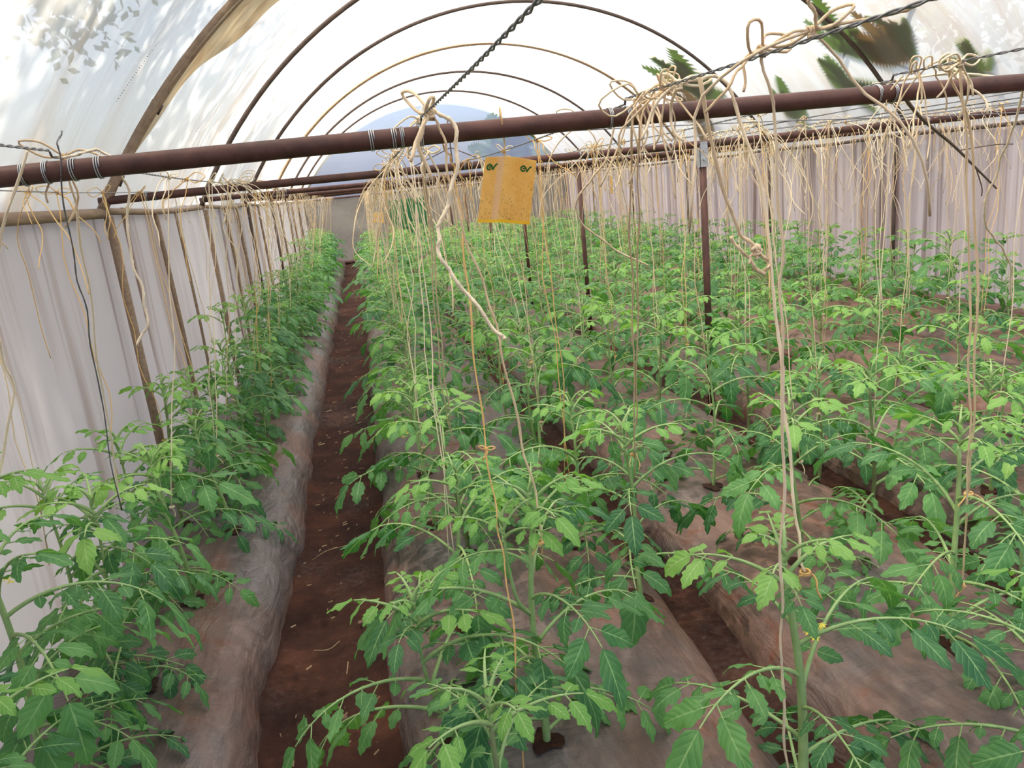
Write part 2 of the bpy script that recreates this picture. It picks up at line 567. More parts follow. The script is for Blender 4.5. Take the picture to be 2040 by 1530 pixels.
film_marks([(-0.85, 4.4, 2.55), (-0.96, 4.35, 2.42), (-1.08, 4.28, 2.27)], 26, 'faint dashed print on the film near the second hoop')
film_marks([(-0.96, 6.06, 2.42), (-1.03, 6.0, 2.33), (-1.11, 5.95, 2.23)], 20, 'faint dashed print on the film beyond the second hoop')
film_marks([(-0.23, 6.3, 3.11), (-0.36, 6.28, 3.0), (-0.52, 6.25, 2.88)], 24, 'faint dashed print high on the film')


def side_wall(name, x, m, sgn, label):
    mb = MB()
    ya = np.linspace(Y0, YB, 420); za = np.linspace(-0.05, EAVE + 0.03, 22)
    A, B = np.meshgrid(ya, za, indexing='ij')
    d = np.min(np.abs(A[..., None] - fr), axis=-1)
    pl = (0.018 if sgn > 0 else 0.006) * np.sin(A * 9 + 1.5 * np.sin(A * 2.3)) + 0.012 * wob(A * 4, B * 1.2, 11 if sgn > 0 else 12)
    Xw = x + sgn * (0.035 + pl * np.clip(d / 0.4, 0.2, 1))
    grid(mb, np.stack([Xw, A, B], -1), flip=sgn > 0)
    o = put(name, mb.mesh(name, m))
    tag(o, label, kind='structure')
    return o


side_wall('wall_left', XL, M_WALL_L, -1, 'pale grey plastic side wall with brown dirt streaks beside the left bed')
side_wall('wall_right', XR, M_WALL_R, 1, 'pinkish white plastic side wall with vertical dirt streaks')
mb = MB()
xa = np.linspace(XL, XR, 60); za = np.linspace(-0.05, EAVE - 0.02, 24)
A, B = np.meshgrid(xa, za, indexing='ij')
grid(mb, np.stack([A, YB + 0.05 * wob(A * 1.5, B * 4, 21) + 0.02, B], -1))
tag(put('wall_back', mb.mesh('wall_back', M_BACK)), 'grey brown tarpaulin end wall at the far end of the tunnel', kind='structure')
mb = MB()
t2 = np.linspace(-arc_max, arc_max, 50); k = np.linspace(0, 1, 16)
A, K = np.meshgrid(t2, k, indexing='ij')
gx = CX + RAD * np.sin(A); gz = EAVE - 0.02 + K * (ZC + RAD * np.cos(A) - EAVE + 0.03)
grid(mb, np.stack([gx, YB + 0.03 * wob(gx * 2, gz * 2, 22), gz], -1))
tag(put('window_1', mb.mesh('window_1', M_GABLE)), 'bluish clear plastic gable above the far tarpaulin wall', kind='structure')
mb = MB()
A, B = np.meshgrid(np.linspace(0.78, 1.78, 20), np.linspace(0.15, 1.56, 14), indexing='ij')
P = np.stack([A, YB - 0.06 + 0.02 * np.sin(A * 14), B], -1)
grid(mb, P); grid(mb, P + np.array([0, 0.012, 0]), flip=True)
tag(put('green_net', mb.mesh('green_net', M_NET)), 'green net sheet hung on the far tarpaulin wall', 'net sheet')
mb = MB()
tube(mb, catmull([(XL, YB - 0.12, 0.06), (1.2, YB - 0.12, 0.09), (XR, YB - 0.12, 0.07)], 20), 0.05, 8)
tag(put('sill_board', mb.mesh('sill_board', M_RUST)), 'dark red board along the foot of the far wall', 'board')

# ------------------------------------------------------------------ steel frame
FRAME_WORD = ['nearest', 'second', 'third', 'fourth', 'fifth', 'sixth', 'seventh']
for i, y in enumerate(FRAMES):
    # hoop
    mb = MB()
    tt = np.linspace(-arc_max, arc_max, 56)
    P = np.stack([CX + RAD * np.sin(tt), y + 0.02 * np.sin(tt * 3 + i) + (0.62 * np.clip((RAD * np.cos(tt) - RAD * math.cos(arc_max)) / RISE, 0, 1) if i == 1 else 0), ZC + RAD * np.cos(tt)], 1)
    if i in (1, 4):
        e = empty('roof_hoop', (XL, y, EAVE))
        tube(mb, P - np.array([XL, y, EAVE]), 0.027 if i == 1 else 0.016, 10)
        put('hoop_pipe', mb.mesh('hoop_pipe', M_WOOD), e)
        mb = MB()     # brown fabric strip tied along the hoop
        ts = np.linspace(-arc_max + 0.03, (-0.42 if i == 1 else arc_max * 0.9), 70)
        W2 = np.linspace(0, 1, 7)
        A, K = np.meshgrid(ts, W2, indexing='ij')
        hgt = np.clip((RAD * np.cos(A) - RAD * math.cos(arc_max)) / RISE, 0, 1)
        lean = 0.62 * hgt if i == 1 else 0 * hgt
        w = (0.08 + 1.25 * hgt if i == 1 else 0.16) * (1 + 0.13 * np.sin(A * 9) + 0.10 * np.sin(A * 31))
        yq = y + lean - 0.05 + K * w
        rr = film_r(A, yq) - 0.018 - 0.010 * np.sin(K * PI) - (0.05 * (1 - K) if i == 1 else 0.03 * (1 - K))
        Q = np.stack([CX + rr * np.sin(A), yq, ZC + rr * np.cos(A)], -1) - np.array([XL, y, EAVE])
        grid(mb, Q); grid(mb, Q + np.array([0, 0, 0.006]), flip=True)
        put('lapped_film', mb.mesh('lapped_film', M_PATCH), e)['label'] = 'beige strip of lapped film along the hoop'
        tag(e, 'brown roof hoop with a beige film strip over the second cross pipe' if i == 1 else 'brown roof hoop, fifth from the front, with torn beige film along it', 'roof hoop', 'roof hoops')
        if i == 1:
            for rr2, tq in ((0.033, -arc_max + 0.05), (0.033, -arc_max + 0.16)):
                mb = MB()
                c = np.array([CX + RAD * math.sin(tq), y + 0.62 * (RAD * math.cos(tq) - RAD * math.cos(arc_max)) / RISE, ZC + RAD * math.cos(tq)]) - np.array([XL, y, EAVE])
                tn = np.array([math.cos(tq), 0, -math.sin(tq)]) * 0.03
                tube(mb, [c - tn, c + tn], rr2, 10)
                put('joint_sleeve', mb.mesh('joint_sleeve', M_RUST2), e)
    else:
        tube(mb, P, 0.021, 10)
        o = put('roof_hoop', mb.mesh('roof_hoop', M_RUST2))
        tag(o, f'thin dark steel roof hoop standing over the {FRAME_WORD[i]} cross pipe', 'roof hoop', 'roof hoops')
    # cross pipe
    e = empty('cross_pipe', (XL, y, PIPE_Z + (-0.003 if i == 0 else 0)))
    mb = MB()
    n = 40
    px = np.linspace(0, XR - XL, n)
    P = np.stack([px, np.zeros(n), 0.010 * np.sin(px * 0.9 + i)], 1)
    tube(mb, P, 0.0215 if i == 0 else 0.022, 14)
    put('pipe', mb.mesh('pipe', M_RUST), e)
    tag(e, f'rusty round steel cross pipe spanning the tunnel, {FRAME_WORD[i]} from the front', 'cross pipe', 'cross pipes')
    # wire ties on the pipes are added with the wires
    FRAMES_E = globals().setdefault('PIPE_E', []); FRAMES_E.append(e)

# posts
def post(x, y, z1, r, m, label, group, bracket=False, z0=0.0, lean=(0, 0)):
    e = empty('support_post', (x, y, z0))
    mb = MB()
    tube(mb, [(lean[0], lean[1], 0), (0, 0, z1 - z0)], r, 12)
    put('post_pipe', mb.mesh('post_pipe', m), e)
    mb = MB()
    tube(mb, [(lean[0], lean[1], 0.0), (lean[0], lean[1], 0.22)], r + 0.03, 9)
    if bracket:
        mb = MB()
        for s in (-1, 1):
            box(mb, (s * (r + 0.004), 0, z1 - z0 - 0.05), (0.004, 0.040, 0.15))
        box(mb, (0, -r - 0.004, z1 - z0 - 0.05), (0.046, 0.004, 0.15))
        br = put('bracket', mb.mesh('bracket', M_ZINC, False), e)
        br['label'] = 'shiny zinc bracket at the post top'
        for zz in (0.0, -0.05):
            mb = MB()
            tube(mb, [(0, -r - 0.006, z1 - z0 - 0.03 + zz), (0, -r - 0.016, z1 - z0 - 0.03 + zz)], 0.009, 6)
            put('bolt', mb.mesh('bolt', M_ZINC, False), br)
    tag(e, label, 'post', group)
    return e


for i, y in enumerate(FRAMES[1:], 1):
    post(2.12, y, PIPE_Z - 0.02, 0.022, M_RUST, f'rusty upright post among the plants carrying the middle of the {FRAME_WORD[i]} cross pipe', 'posts under the cross pipes', bracket=(i == 1))
for i, y in enumerate(FRAMES[1:], 1):
    post(XL + 0.03, y, EAVE - 0.02, 0.024 if i == 1 else 0.020, M_WOOD if i < 3 else M_RUST2, f'brown post against the left wall, at the {FRAME_WORD[i]} cross pipe', 'posts along the left wall')
    if i > 1:
        post(XR - 0.05, y + (0.15 if i == 2 else 0), EAVE - 0.02, 0.020, M_RUST2, f'dark post against the right wall, at the {FRAME_WORD[i]} cross pipe', 'posts along the right wall')
# slim poles between posts on the left wall
for k, (y, r) in enumerate([(5.75, 0.016), (6.35, 0.011), (8.6, 0.016), (9.4, 0.018), (11.4, 0.016), (14.3, 0.018), (17.0, 0.018)]):
    mb = MB()
    tube(mb, catmull([(XL + 0.0, y + 0.05, 0.0), (XL + 0.02, y, 0.9), (XL + 0.01, y - 0.02, EAVE - 0.02)], 10), r, 8)
    tag(put('wall_batten', mb.mesh('wall_batten', M_WOOD)), f'thin brown batten behind the left bed, {ordinal(k + 1)} along the pale wall', 'batten', 'battens on the left wall')

# eave rails
for side, x, m in ((0, XL + 0.01, M_WOOD), (1, XR - 0.02, M_RUST2)):
    e = empty('eave_rail', (x, 0, EAVE))
    ya = [Y0] + FRAMES + [YB]
    for a, b in zip(ya[:-1], ya[1:]):
        mb = MB()
        r = 0.027 if side == 0 and a < 4 else 0.018
        P = catmull([(0, a, 0.01), (0.0, (a + b) / 2, -0.012 if a > 4 else 0.0), (0, b, 0.0)], 14)
        tube(mb, P, r, 10)
        put('rail_pole', mb.mesh('rail_pole', m), e)
    tag(e, 'weathered brown rail along the top of the left wall' if side == 0 else 'dark rail along the top of the right wall', 'rail')
mb = MB()
tube(mb, [(XL + 0.06, YB - 0.03, EAVE), (XR - 0.06, YB - 0.03, EAVE - 0.01)], 0.022, 10)
tag(put('end_rail', mb.mesh('end_rail', M_RUST)), 'reddish rail along the top of the far tarpaulin wall', 'rail')
mb = MB()
tube(mb, catmull([(2.62, YB - 0.06, EAVE), (2.62, YB - 0.06, 3.5)], 6), 0.02, 8)
tag(put('gable_post', mb.mesh('gable_post', M_RUST2)), 'thin dark upright standing in the bluish gable', 'post')
for s, (a, b) in enumerate((((2.62, 2.75), (4.6, 1.80)), ((2.62, 2.75), (0.1, 1.80)))):
    mb = MB()
    tube(mb, [(a[0], YB - 0.07, a[1]), (b[0], YB - 0.07, b[1])], 0.014, 8)
    tag(put('gable_brace', mb.mesh('gable_brace', M_RUST2)), 'slanting gable brace falling towards the ' + ('right wall' if s == 0 else 'left wall'), 'brace')

# ------------------------------------------------------------------ trellis wires
ROWS = [(-1.10, 0), (-0.86, 0), (0.16, 1), (0.76, 1), (1.40, 2), (1.90, 2), (2.52, 3), (3.02, 3), (3.66, 4), (4.16, 4), (4.82, 5), (5.34, 5)]
WIRE_X = [-1.10, -0.62, 0.17, 0.66, 1.36, 1.90, 2.52, 3.02, 3.66, 4.16, 4.82, 5.30]
ROW_NAME = []
for b in range(6):
    ROW_NAME += [('wall-side row' if b == 0 else 'left row'), ('trench-side row' if b == 0 else 'right row')]


def wire_z(y, seed=0):
    y = np.asarray(y, float)
    i = np.clip((y - FRAMES[0]) / 2.79, -2, 8)
    ph = i - np.floor(i)
    return PIPE_Z + 0.034 + np.where(y < FRAMES[0], 0.012, 0.0) - 0.014 * 4 * ph * (1 - ph)


for k, x in enumerate(WIRE_X):
    mb = MB()
    ya = np.concatenate([np.linspace(-0.4, 5, 220 if k < 6 else 60), np.linspace(5.1, YB - 0.05, 60)])
    base = np.stack([x + 0.012 * np.sin(ya * 0.8 + k), ya, wire_z(ya)], 1)
    if k in (1, 2, 3, 4):
        for ph in (0, PI):
            a = ya * (2 * PI / 0.055) + ph
            near = ya < 5.05
            off = np.where(near, 0.0024, 0.001)
            yb = np.concatenate([np.arange(0.25, 4.9, 0.0069)])
            bb = np.stack([x + 0.012 * np.sin(yb * 0.8 + k), yb, wire_z(yb)], 1)
            a = yb * (2 * PI / 0.075) + ph
            bb[:, 0] += 0.0018 * np.cos(a); bb[:, 2] += 0.0018 * np.sin(a)
            tube(mb, bb, 0.0016, 5)
        yb = np.linspace(4.88, YB - 0.05, 60)
        tube(mb, np.stack([x + 0.012 * np.sin(yb * 0.8 + k), yb, wire_z(yb)], 1), 0.0032, 5)
    else:
        tube(mb, base, 0.0022, 5)
        if k > 4:
            tube(mb, base + np.array([0.008, 0, -0.004]) * np.sin(base[:, 1:2] * 1.1), 0.0016, 4)
    o = put('trellis_wire', mb.mesh('trellis_wire', M_WIRE))
    tag(o, ('twisted ' if k in (1, 2, 3, 4) else '') + f'grey wire overhead along the {ROW_NAME[k]} of the {BED_NAME[k // 2]}', 'wire', 'trellis wires over the rows')


def ring(c, r, axis='x', turns=1.0, pitch=0.0, n=18, ph=0):
    a = np.linspace(0, 2 * PI * turns, int(n * turns)) + ph
    p = np.zeros((len(a), 3))
    if axis == 'x':
        p[:, 1] = r * np.cos(a); p[:, 2] = r * np.sin(a); p[:, 0] = np.linspace(-pitch / 2, pitch / 2, len(a))
    else:
        p[:, 0] = r * np.cos(a); p[:, 1] = r * np.sin(a); p[:, 2] = np.linspace(-pitch / 2, pitch / 2, len(a))
    return p + np.array(c)


for i, y in enumerate(FRAMES[:4]):
    for k, x in enumerate(WIRE_X):
        if i == 0 and k > 5:
            continue
        for s in (-0.022, 0.022) if i < 2 else (0.0,):
            mb = MB()
            tube(mb, ring((x - XL + s - (0.03 if i == 0 else 0), 0, 0.010 * math.sin((x - XL) * 0.9 + i)), 0.0235, 'x', 2.5, 0.009, 16), 0.0013, 4)
            put('wire_tie', mb.mesh('wire_tie', M_ZINC), PIPE_E[i])
# extra tie pairs on the nearest pipe
for x in (0.075, -0.55):
    for s in (-0.025, 0.025):
        mb = MB()
        tube(mb, ring((x - XL + s, 0, 0.010 * math.sin((x - XL) * 0.9)), 0.0232, 'x', 2.5, 0.012, 16), 0.0014, 4)
        put('wire_tie', mb.mesh('wire_tie', M_ZINC), PIPE_E[0])
mb = MB()
tube(mb, catmull([(-1.26, 2.9, 1.87), (-0.3, 2.9, 1.875), (0.58, 2.9, 1.868), (1.6, 2.9, 1.826), (2.75, 2.9, 1.765), (4.2, 2.9, 1.75), (5.62, 2.9, 1.77)], 60), 0.0022, 5)
tag(put('brace_wire', mb.mesh('brace_wire', M_WIRE)), 'thin dark wire strung across just behind the nearest cross pipe', 'wire')
mb = MB()
tube(mb, catmull([(1.408, 1.9, 1.852), (1.563, 2.0, 1.764), (1.762, 2.1, 1.671), (1.931, 2.2, 1.593), (2.1, 2.3, 1.515)], 24), np.linspace(0.0055, 0.003, 24), 6)
tube(mb, catmull([(1.80, 2.12, 1.655), (1.95, 2.16, 1.66), (2.06, 2.2, 1.655)], 8), 0.002, 5)
tube(mb, catmull([(1.93, 2.2, 1.593), (1.99, 2.24, 1.53), (2.0, 2.25, 1.50)], 8), 0.002, 5)
tag(put('dry_twig', mb.mesh('dry_twig', M_BARK)), 'dark dry twig hanging aslant below the nearest cross pipe', 'twig')

# ------------------------------------------------------------------ leaves
def leaflet(L, W, nu, nv, rg, curl=0.6, fold=0.25, lobes=4.0, smooth=1.0):
    """blade along +x, width along y, normal +z; nv = cells each side"""
    t = np.linspace(0, 1, nu + 1)
    w = np.sin(PI * np.clip(t, 0, 1) ** 0.70) ** 0.80 * (1 - 0.10 * t)
    w[0] = 0.05; w[-1] = 0.0
    ph = rg.uniform(0, 1)
    saw = (t * lobes + ph * 0.4) % 1.0
    depth = (0.33 if nu > 9 else 0.20) * smooth
    w = w * (1 - depth * saw ** 1.2 * (t > 0.12) * (t < 0.93))
    w[0] = 0.05; w[-1] = 0.01
    s = np.concatenate([-np.linspace(1, 0, nv + 1), np.linspace(0, 1, nv + 1)[1:]])
    Tt, S = np.meshgrid(t, s, indexing='ij')
    asym = np.where(S < 0, 1 + rg.uniform(-.12, .12), 1)
    Wd = w[:, None] * S * W / 2 * asym
    # lobes reach forward
    fx = Tt + 0.10 * np.abs(S) ** 1.5 * np.sin(PI * Tt) * (1 - saw[:, None])
    ang = curl * Tt ** 1.3
    dx = np.cumsum(np.vstack([np.zeros((1, 1)), np.cos(ang[1:, :1]) / nu]), 0) * L
    dz = -np.cumsum(np.vstack([np.zeros((1, 1)), np.sin(ang[1:, :1]) / nu]), 0) * L
    x = dx + (fx - Tt) * L * np.cos(ang)
    z = dz - (fx - Tt) * L * np.sin(ang)
    aw = np.abs(Wd)
    y = np.sign(Wd) * aw * (1 - 0.25 * fold)
    z = z + fold * aw * 0.55 - (aw / (W / 2)) ** 2 * W * 0.28 * (fold + 0.25) + 0.05 * W * np.sin(Tt * 11 + S * 3 + rg.uniform(0, 6)) * np.abs(S)
    P = np.stack([x, y, z], -1)
    UV = np.stack([S, Tt], -1)
    return P, UV


def basis(T, up):
    T = T / np.linalg.norm(T)
    s = np.cross(up, T); s /= np.linalg.norm(s) + 1e-9
    return np.stack([T, s, np.cross(T, s)], 1)     # columns x,y,z


def compound_leaf(L, hi, rg, e0=0.5, e1=-0.5, size=1.0, young=False, pairs=3, small=True, mb=None, mi=0, stem_mi=1, mat4=None):
    """tomato leaf growing along +x from the origin"""
    loc = MB()
    n = 14 if hi else 7
    t = np.linspace(0, 1, n)
    ang = e0 + (e1 - e0) * t ** 1.1
    side = rg.uniform(-0.25, 0.25)
    az = side * t ** 1.5
    d = np.stack([np.cos(ang) * np.cos(az), np.cos(ang) * np.sin(az), np.sin(ang)], 1) * (L / (n - 1))
    P = np.vstack([[0, 0, 0], np.cumsum(d, 0)[:-1]])
    tube(loc, P, np.linspace(0.0056, 0.0016, n) * (0.6 + 0.5 * size), 5 if hi else 3, False, stem_mi)
    T = np.gradient(P, axis=0); T /= np.linalg.norm(T, axis=1)[:, None]

    def at(s):
        f = s * (n - 1); i = min(int(f), n - 2); w = f - i
        return P[i] * (1 - w) + P[i + 1] * w, T[i] * (1 - w) + T[i + 1] * w

    def blade(s, yaw, ln, wd, pet, droop):
        p, tt = at(s)
        B = basis(tt, np.array([0, 0, 1.0]))
        dr = B[:, 0] * math.cos(yaw) + B[:, 1] * math.sin(yaw)
        dr = dr + np.array([0, 0, -droop]); dr /= np.linalg.norm(dr)
        up = B[:, 2] + rg.normal(0, 0.22, 3)
        Bl = basis(dr, up)
        q = p + dr * pet
        if pet > 0.004:
            tube(loc, [p, q + dr * 0.004], 0.0018, 4 if hi else 3, False, stem_mi)
        big = ln > 0.055
        nu, nv = ((15, 2) if big else (9, 1)) if hi else ((8, 1) if big else (4, 1))
        G, UV = leaflet(ln, wd, nu, nv, rg, rg.uniform(0.2, 1.0), rg.uniform(0.1, 0.5), rg.uniform(3.2, 4.6) if big else 2.2, rg.uniform(0.45, 1.15))
        G = G @ Bl.T + q
        grid(loc, G, UV, mi)

    b0 = 0.345 * L * size
    blade(1.0, rg.normal(0, 0.15), b0 * 1.22, b0 * 0.72, 0.004, rg.uniform(0.1, 0.45))
    for k in range(pairs):
        s = 0.83 - k * 0.235 + rg.uniform(-0.03, 0.03)
        ln = b0 * (0.98 - 0.16 * k) * rg.uniform(0.75, 1.1)
        for sg in (1, -1):
            blade(s + rg.uniform(-0.02, 0.02), sg * rg.uniform(0.85, 1.15), ln, ln * rg.uniform(0.56, 0.70), 0.09 * L, rg.uniform(0.0, 0.5))
        if small:
            for sg in (1, -1):
                if rg.random() < 0.75:
                    l2 = b0 * rg.uniform(0.24, 0.42)
                    blade(s - 0.11, sg * rg.uniform(0.9, 1.3), l2, l2 * 0.78, 0.02 * L, rg.uniform(0.1, 0.5))
    if mb is None:
        return loc
    mb.merge(loc, mat4)
    return mb


def rotz(a):
    m = np.eye(4); m[0, 0] = m[1, 1] = math.cos(a); m[0, 1] = -math.sin(a); m[1, 0] = math.sin(a); return m


def trans(p, a, s=1.0):
    m = rotz(a); m[:3, :3] *= s; m[:3, 3] = p; return m


def shoot_tip(hi, rg, size=1.0):
    mb = MB()
    for k in range(7 if hi else 5):
        a = k * 2.4 + rg.uniform(-.3, .3)
        e = 1.25 - 0.10 * k
        l = (0.055 + 0.020 * k) * size
        compound_leaf(l, hi, rg, e, e - 0.9, 1.15, pairs=2, small=False, mb=mb, mat4=trans((0, 0, 0.012 * (5 - k) * size), a))
    tube(mb, [(0, 0, -0.03), (0.002, 0, 0.02), (0, 0, 0.06 * size)], [0.005, 0.004, 0.002], 5, False, 1)
    return mb


# leaf mesh variants for the near plants
LEAF_HI = []
for k in range(12):
    rg = np.random.default_rng(100 + k)
    lvl = k // 4          # 0 low drooping, 1 middle, 2 upper
    e0, e1 = [(0.35, -0.75), (0.62, -0.55), (0.95, -0.25)][lvl]
    L = [0.36, 0.37, 0.27][lvl] * rg.uniform(0.9, 1.1)
    mb = compound_leaf(L, True, rg, e0 + rg.uniform(-.12, .12), e1 + rg.uniform(-.2, .2), 1.0, pairs=[3, 3, 3][lvl])
    LEAF_HI.append(mb.mesh('leaf', [M_LEAF, M_STEM]))
TIP_HI = [shoot_tip(True, np.random.default_rng(200 + k), 1.25).mesh('shoot_tip', [M_YOUNG, M_STEM]) for k in range(4)]


def stem_path(h, rg, n=16, lean=0.05):
    t = np.linspace(0, 1, n)
    a = rg.uniform(0, 6.28)
    P = np.stack([lean * rg.uniform(-1, 1) * t + 0.012 * np.sin(t * 5 + a), lean * rg.uniform(-1, 1) * t + 0.012 * np.cos(t * 4 + a), h * t], 1)
    P -= P[0]
    return P


def flower_truss(rg):
    mb = MB()
    P = catmull([(0, 0, 0), (0.04, 0, 0.02), (0.08, 0.01, 0.005)], 8)
    tube(mb, P, 0.0016, 5, False, 1)
    for k in range(4):
        c = P[3 + k] + rg.normal(0, 0.012, 3) + np.array([0, 0, -0.01])
        for a in range(5):
            d = np.array([math.cos(a * 1.256), math.sin(a * 1.256), -0.4])
            q = c + d * 0.012
            s = np.cross(d, [0, 0, 1]) * 0.003
            mb.add([c, c + d * 0.006 + s, q, c + d * 0.006 - s], [[0, 1, 2, 3]], None, 0)
    return mb


TRUSS = [flower_truss(np.random.default_rng(300 + k)).mesh('flower_truss', [M_FLOWER, M_STEM]) for k in range(2)]


def near_plant(loc, h, rg, label, group, stem_r=0.0075, nleaf=None, fork=False, dens=1.0, away=None, small=1.0):
    e = empty('tomato_plant', loc)
    P = stem_path(h, rg)
    mb = MB()
    n = len(P)
    Pn = P.copy(); Pn[0, 2] -= 0.03
    tube(mb, Pn, np.linspace(stem_r * 1.2, stem_r * 0.6, n), 9)
    if fork:
        b = P[int(n * 0.6)]
        a = rg.uniform(0, 6.28)
        d = np.array([math.cos(a), math.sin(a), 0])
        tube(mb, catmull([b, b + d * 0.035 + (0, 0, 0.05), b + d * 0.05 + (0, 0, 0.14), b + d * 0.055 + (0, 0, h * 0.36)], 12), np.linspace(stem_r * 0.65, stem_r * 0.35, 12), 8)
    put('stem', mb.mesh('stem', M_STEM if rg.random() < 0.8 else M_STEM_D), e)
    nl = nleaf or int(round((9 + h * 6) * dens))
    az = rg.uniform(0, 6.28)
    for k in range(nl):
        t = 0.10 + 0.84 * k / (nl - 1)
        az += 2.4 + rg.normal(0, 0.25)
        if away is not None:
            az = away + (-1) ** k * rg.uniform(0.0, 1.3)
        lvl = 0 if t < 0.4 else 1 if t < 0.78 else 2
        p = P[int(t * (n - 1))]
        s = small * rg.uniform(0.84, 1.14) * (1.0 if lvl < 2 else 1.05 - 0.4 * (t - 0.78) / 0.16)
        o = put('leaf', LEAF_HI[lvl * 4 + int(rg.integers(4))], e, tuple(p), az, float(s))
        o.rotation_euler = (rg.normal(0, 0.12), rg.normal(0, 0.12), az)
    put('shoot_tip', TIP_HI[int(rg.integers(4))], e, tuple(P[-1]), rg.uniform(0, 6.28), float(rg.uniform(0.85, 1.1)))['label'] = 'bright yellow-green young shoot tip'
    if fork:
        put('shoot_tip', TIP_HI[int(rg.integers(4))], e, tuple(b + d * 0.055 + np.array((0, 0, h * 0.36))), rg.uniform(0, 6.28), 0.8)
    if rg.random() < 0.3:
        put('flower_truss', TRUSS[int(rg.integers(2))], e, tuple(P[int(n * 0.75)]), rg.uniform(0, 6.28))['label'] = 'small yellow flower truss'
    tag(e, label, 'tomato plant', group)
    return e


# medium and far plants: shared meshes
MID = []
for k in range(15):
    rg = np.random.default_rng(400 + k)
    h = [0.50, 0.56, 0.60, 0.64, 0.68, 0.58, 0.72, 0.62, 0.54][k % 9]
    P = stem_path(h, rg)
    st = MB(); Pn = P.copy(); Pn[0, 2] -= 0.03
    tube(st, Pn[::2], np.linspace(0.008, 0.004, len(Pn[::2])), 5)
    fo = MB()
    nl = int(7 + h * 6); az = rg.uniform(0, 6.28)
    for q in range(nl):
        t = 0.12 + 0.82 * q / (nl - 1)
        az += 2.4 + rg.normal(0, 0.25)
        if k >= 9:      # plants against a wall grow away from it
            az = (-1) ** q * rg.uniform(0.0, 1.25)
        lv = 0 if t < 0.4 else 1 if t < 0.78 else 2
        e0, e1 = [(0.35, -0.75), (0.62, -0.55), (0.95, -0.25)][lv]
        compound_leaf([0.29, 0.31, 0.23][lv] * rg.uniform(0.85, 1.12), False, rg, e0 + rg.uniform(-.15, .15), e1 + rg.uniform(-.25, .25), 1.05, pairs=3, small=q % 2 == 0,
                      mb=fo, mat4=trans(P[int(t * (len(P) - 1))], az))
    tp = shoot_tip(False, rg, 1.2)
    MID.append((h, st.mesh('stem', M_STEM), fo.mesh('foliage', [M_LEAF, M_STEM]), tp.mesh('shoot_tip', [M_YOUNG, M_STEM]), st, fo, tp, P[-1]))

# ------------------------------------------------------------------ the plants
SPECIAL = {   # row: [(x, y, height, stem radius, fork, label)]
    0: [(-1.05, 1.97, 0.86, 0.0095, False, 'tall tomato plant at the near corner of the bed along the left wall')],
    1: [(-0.92, 2.43, 0.62, 0.0065, False, 'bushy tomato plant just behind the tall corner plant by the left wall')],
    2: [(0.05, 1.86, 0.42, 0.006, False, 'small thin-stemmed tomato plant at the near trench edge'),
        (0.24, 2.95, 0.58, 0.008, False, 'sturdy tomato plant beside the trench, behind the tied forked one')],
    3: [(0.84, 1.39, 0.66, 0.0115, False, 'tomato plant with the thickest pale stem at the front, tied at its top'),
        (0.29, 1.76, 0.66, 0.0095, True, 'forked tomato plant in the front centre with an orange twine tie'),
        (0.81, 2.43, 0.60, 0.0085, False, 'tomato plant with upright pale stem, right of the forked plant')],
    4: [(1.58, 1.79, 0.64, 0.0095, False, 'tomato plant at the right front with tied leaning stem'),
        (1.45, 3.18, 0.66, 0.0065, False, 'slender tomato plant on red-dusted mulch behind the furrow')],
    5: [(2.2, 2.19, 0.60, 0.008, False, 'leafy tomato plant cut by the right picture edge'),
        (1.97, 3.14, 0.48, 0.0075, False, 'pale stemmed tomato plant on the far side of second bed')],
}
plants = []
for r, (x, b) in enumerate(ROWS):
    rg = np.random.default_rng(500 + r)
    for s in SPECIAL.get(r, []):
        plants.append(dict(row=r, bed=b, x=s[0], y=s[1], h=s[2], r=s[3], fork=s[4], label=s[5]))
    ys0 = max([s[1] for s in SPECIAL.get(r, [])] + [0.35]) if r in SPECIAL else 0.5
    if r in SPECIAL:
        y = ys0 + {0: 0.56, 1: 0.50, 2: 0.46, 3: 0.50, 4: 0.55, 5: 0.5}[r]
        extra = {0: [], 1: [1.55], 2: [1.22, 2.42], 3: [], 4: [1.25, 2.42], 5: [1.6, 2.66]}[r]
        for q in extra:
            plants.append(dict(row=r, bed=b, x=x + rg.normal(0, 0.03), y=q, h=rg.uniform(0.46, 0.60), r=0.0075, fork=False, label=None))
    else:
        y = 0.6 + rg.uniform(0, 0.4)
    while y < 20.75:
        hh = rg.uniform(0.50, 0.68) - (0.06 if r >= 6 else 0.0) + (0.06 if r == 0 else 0)
        if r < 2 and y > 14:
            hh += 0.08
        plants.append(dict(row=r, bed=b, x=x + rg.normal(0, 0.04), y=y + rg.normal(0, 0.05), h=hh, r=rg.uniform(0.006, 0.009), fork=rg.random() < 0.25, label=None))
        y += rg.uniform(0.54, 0.68)
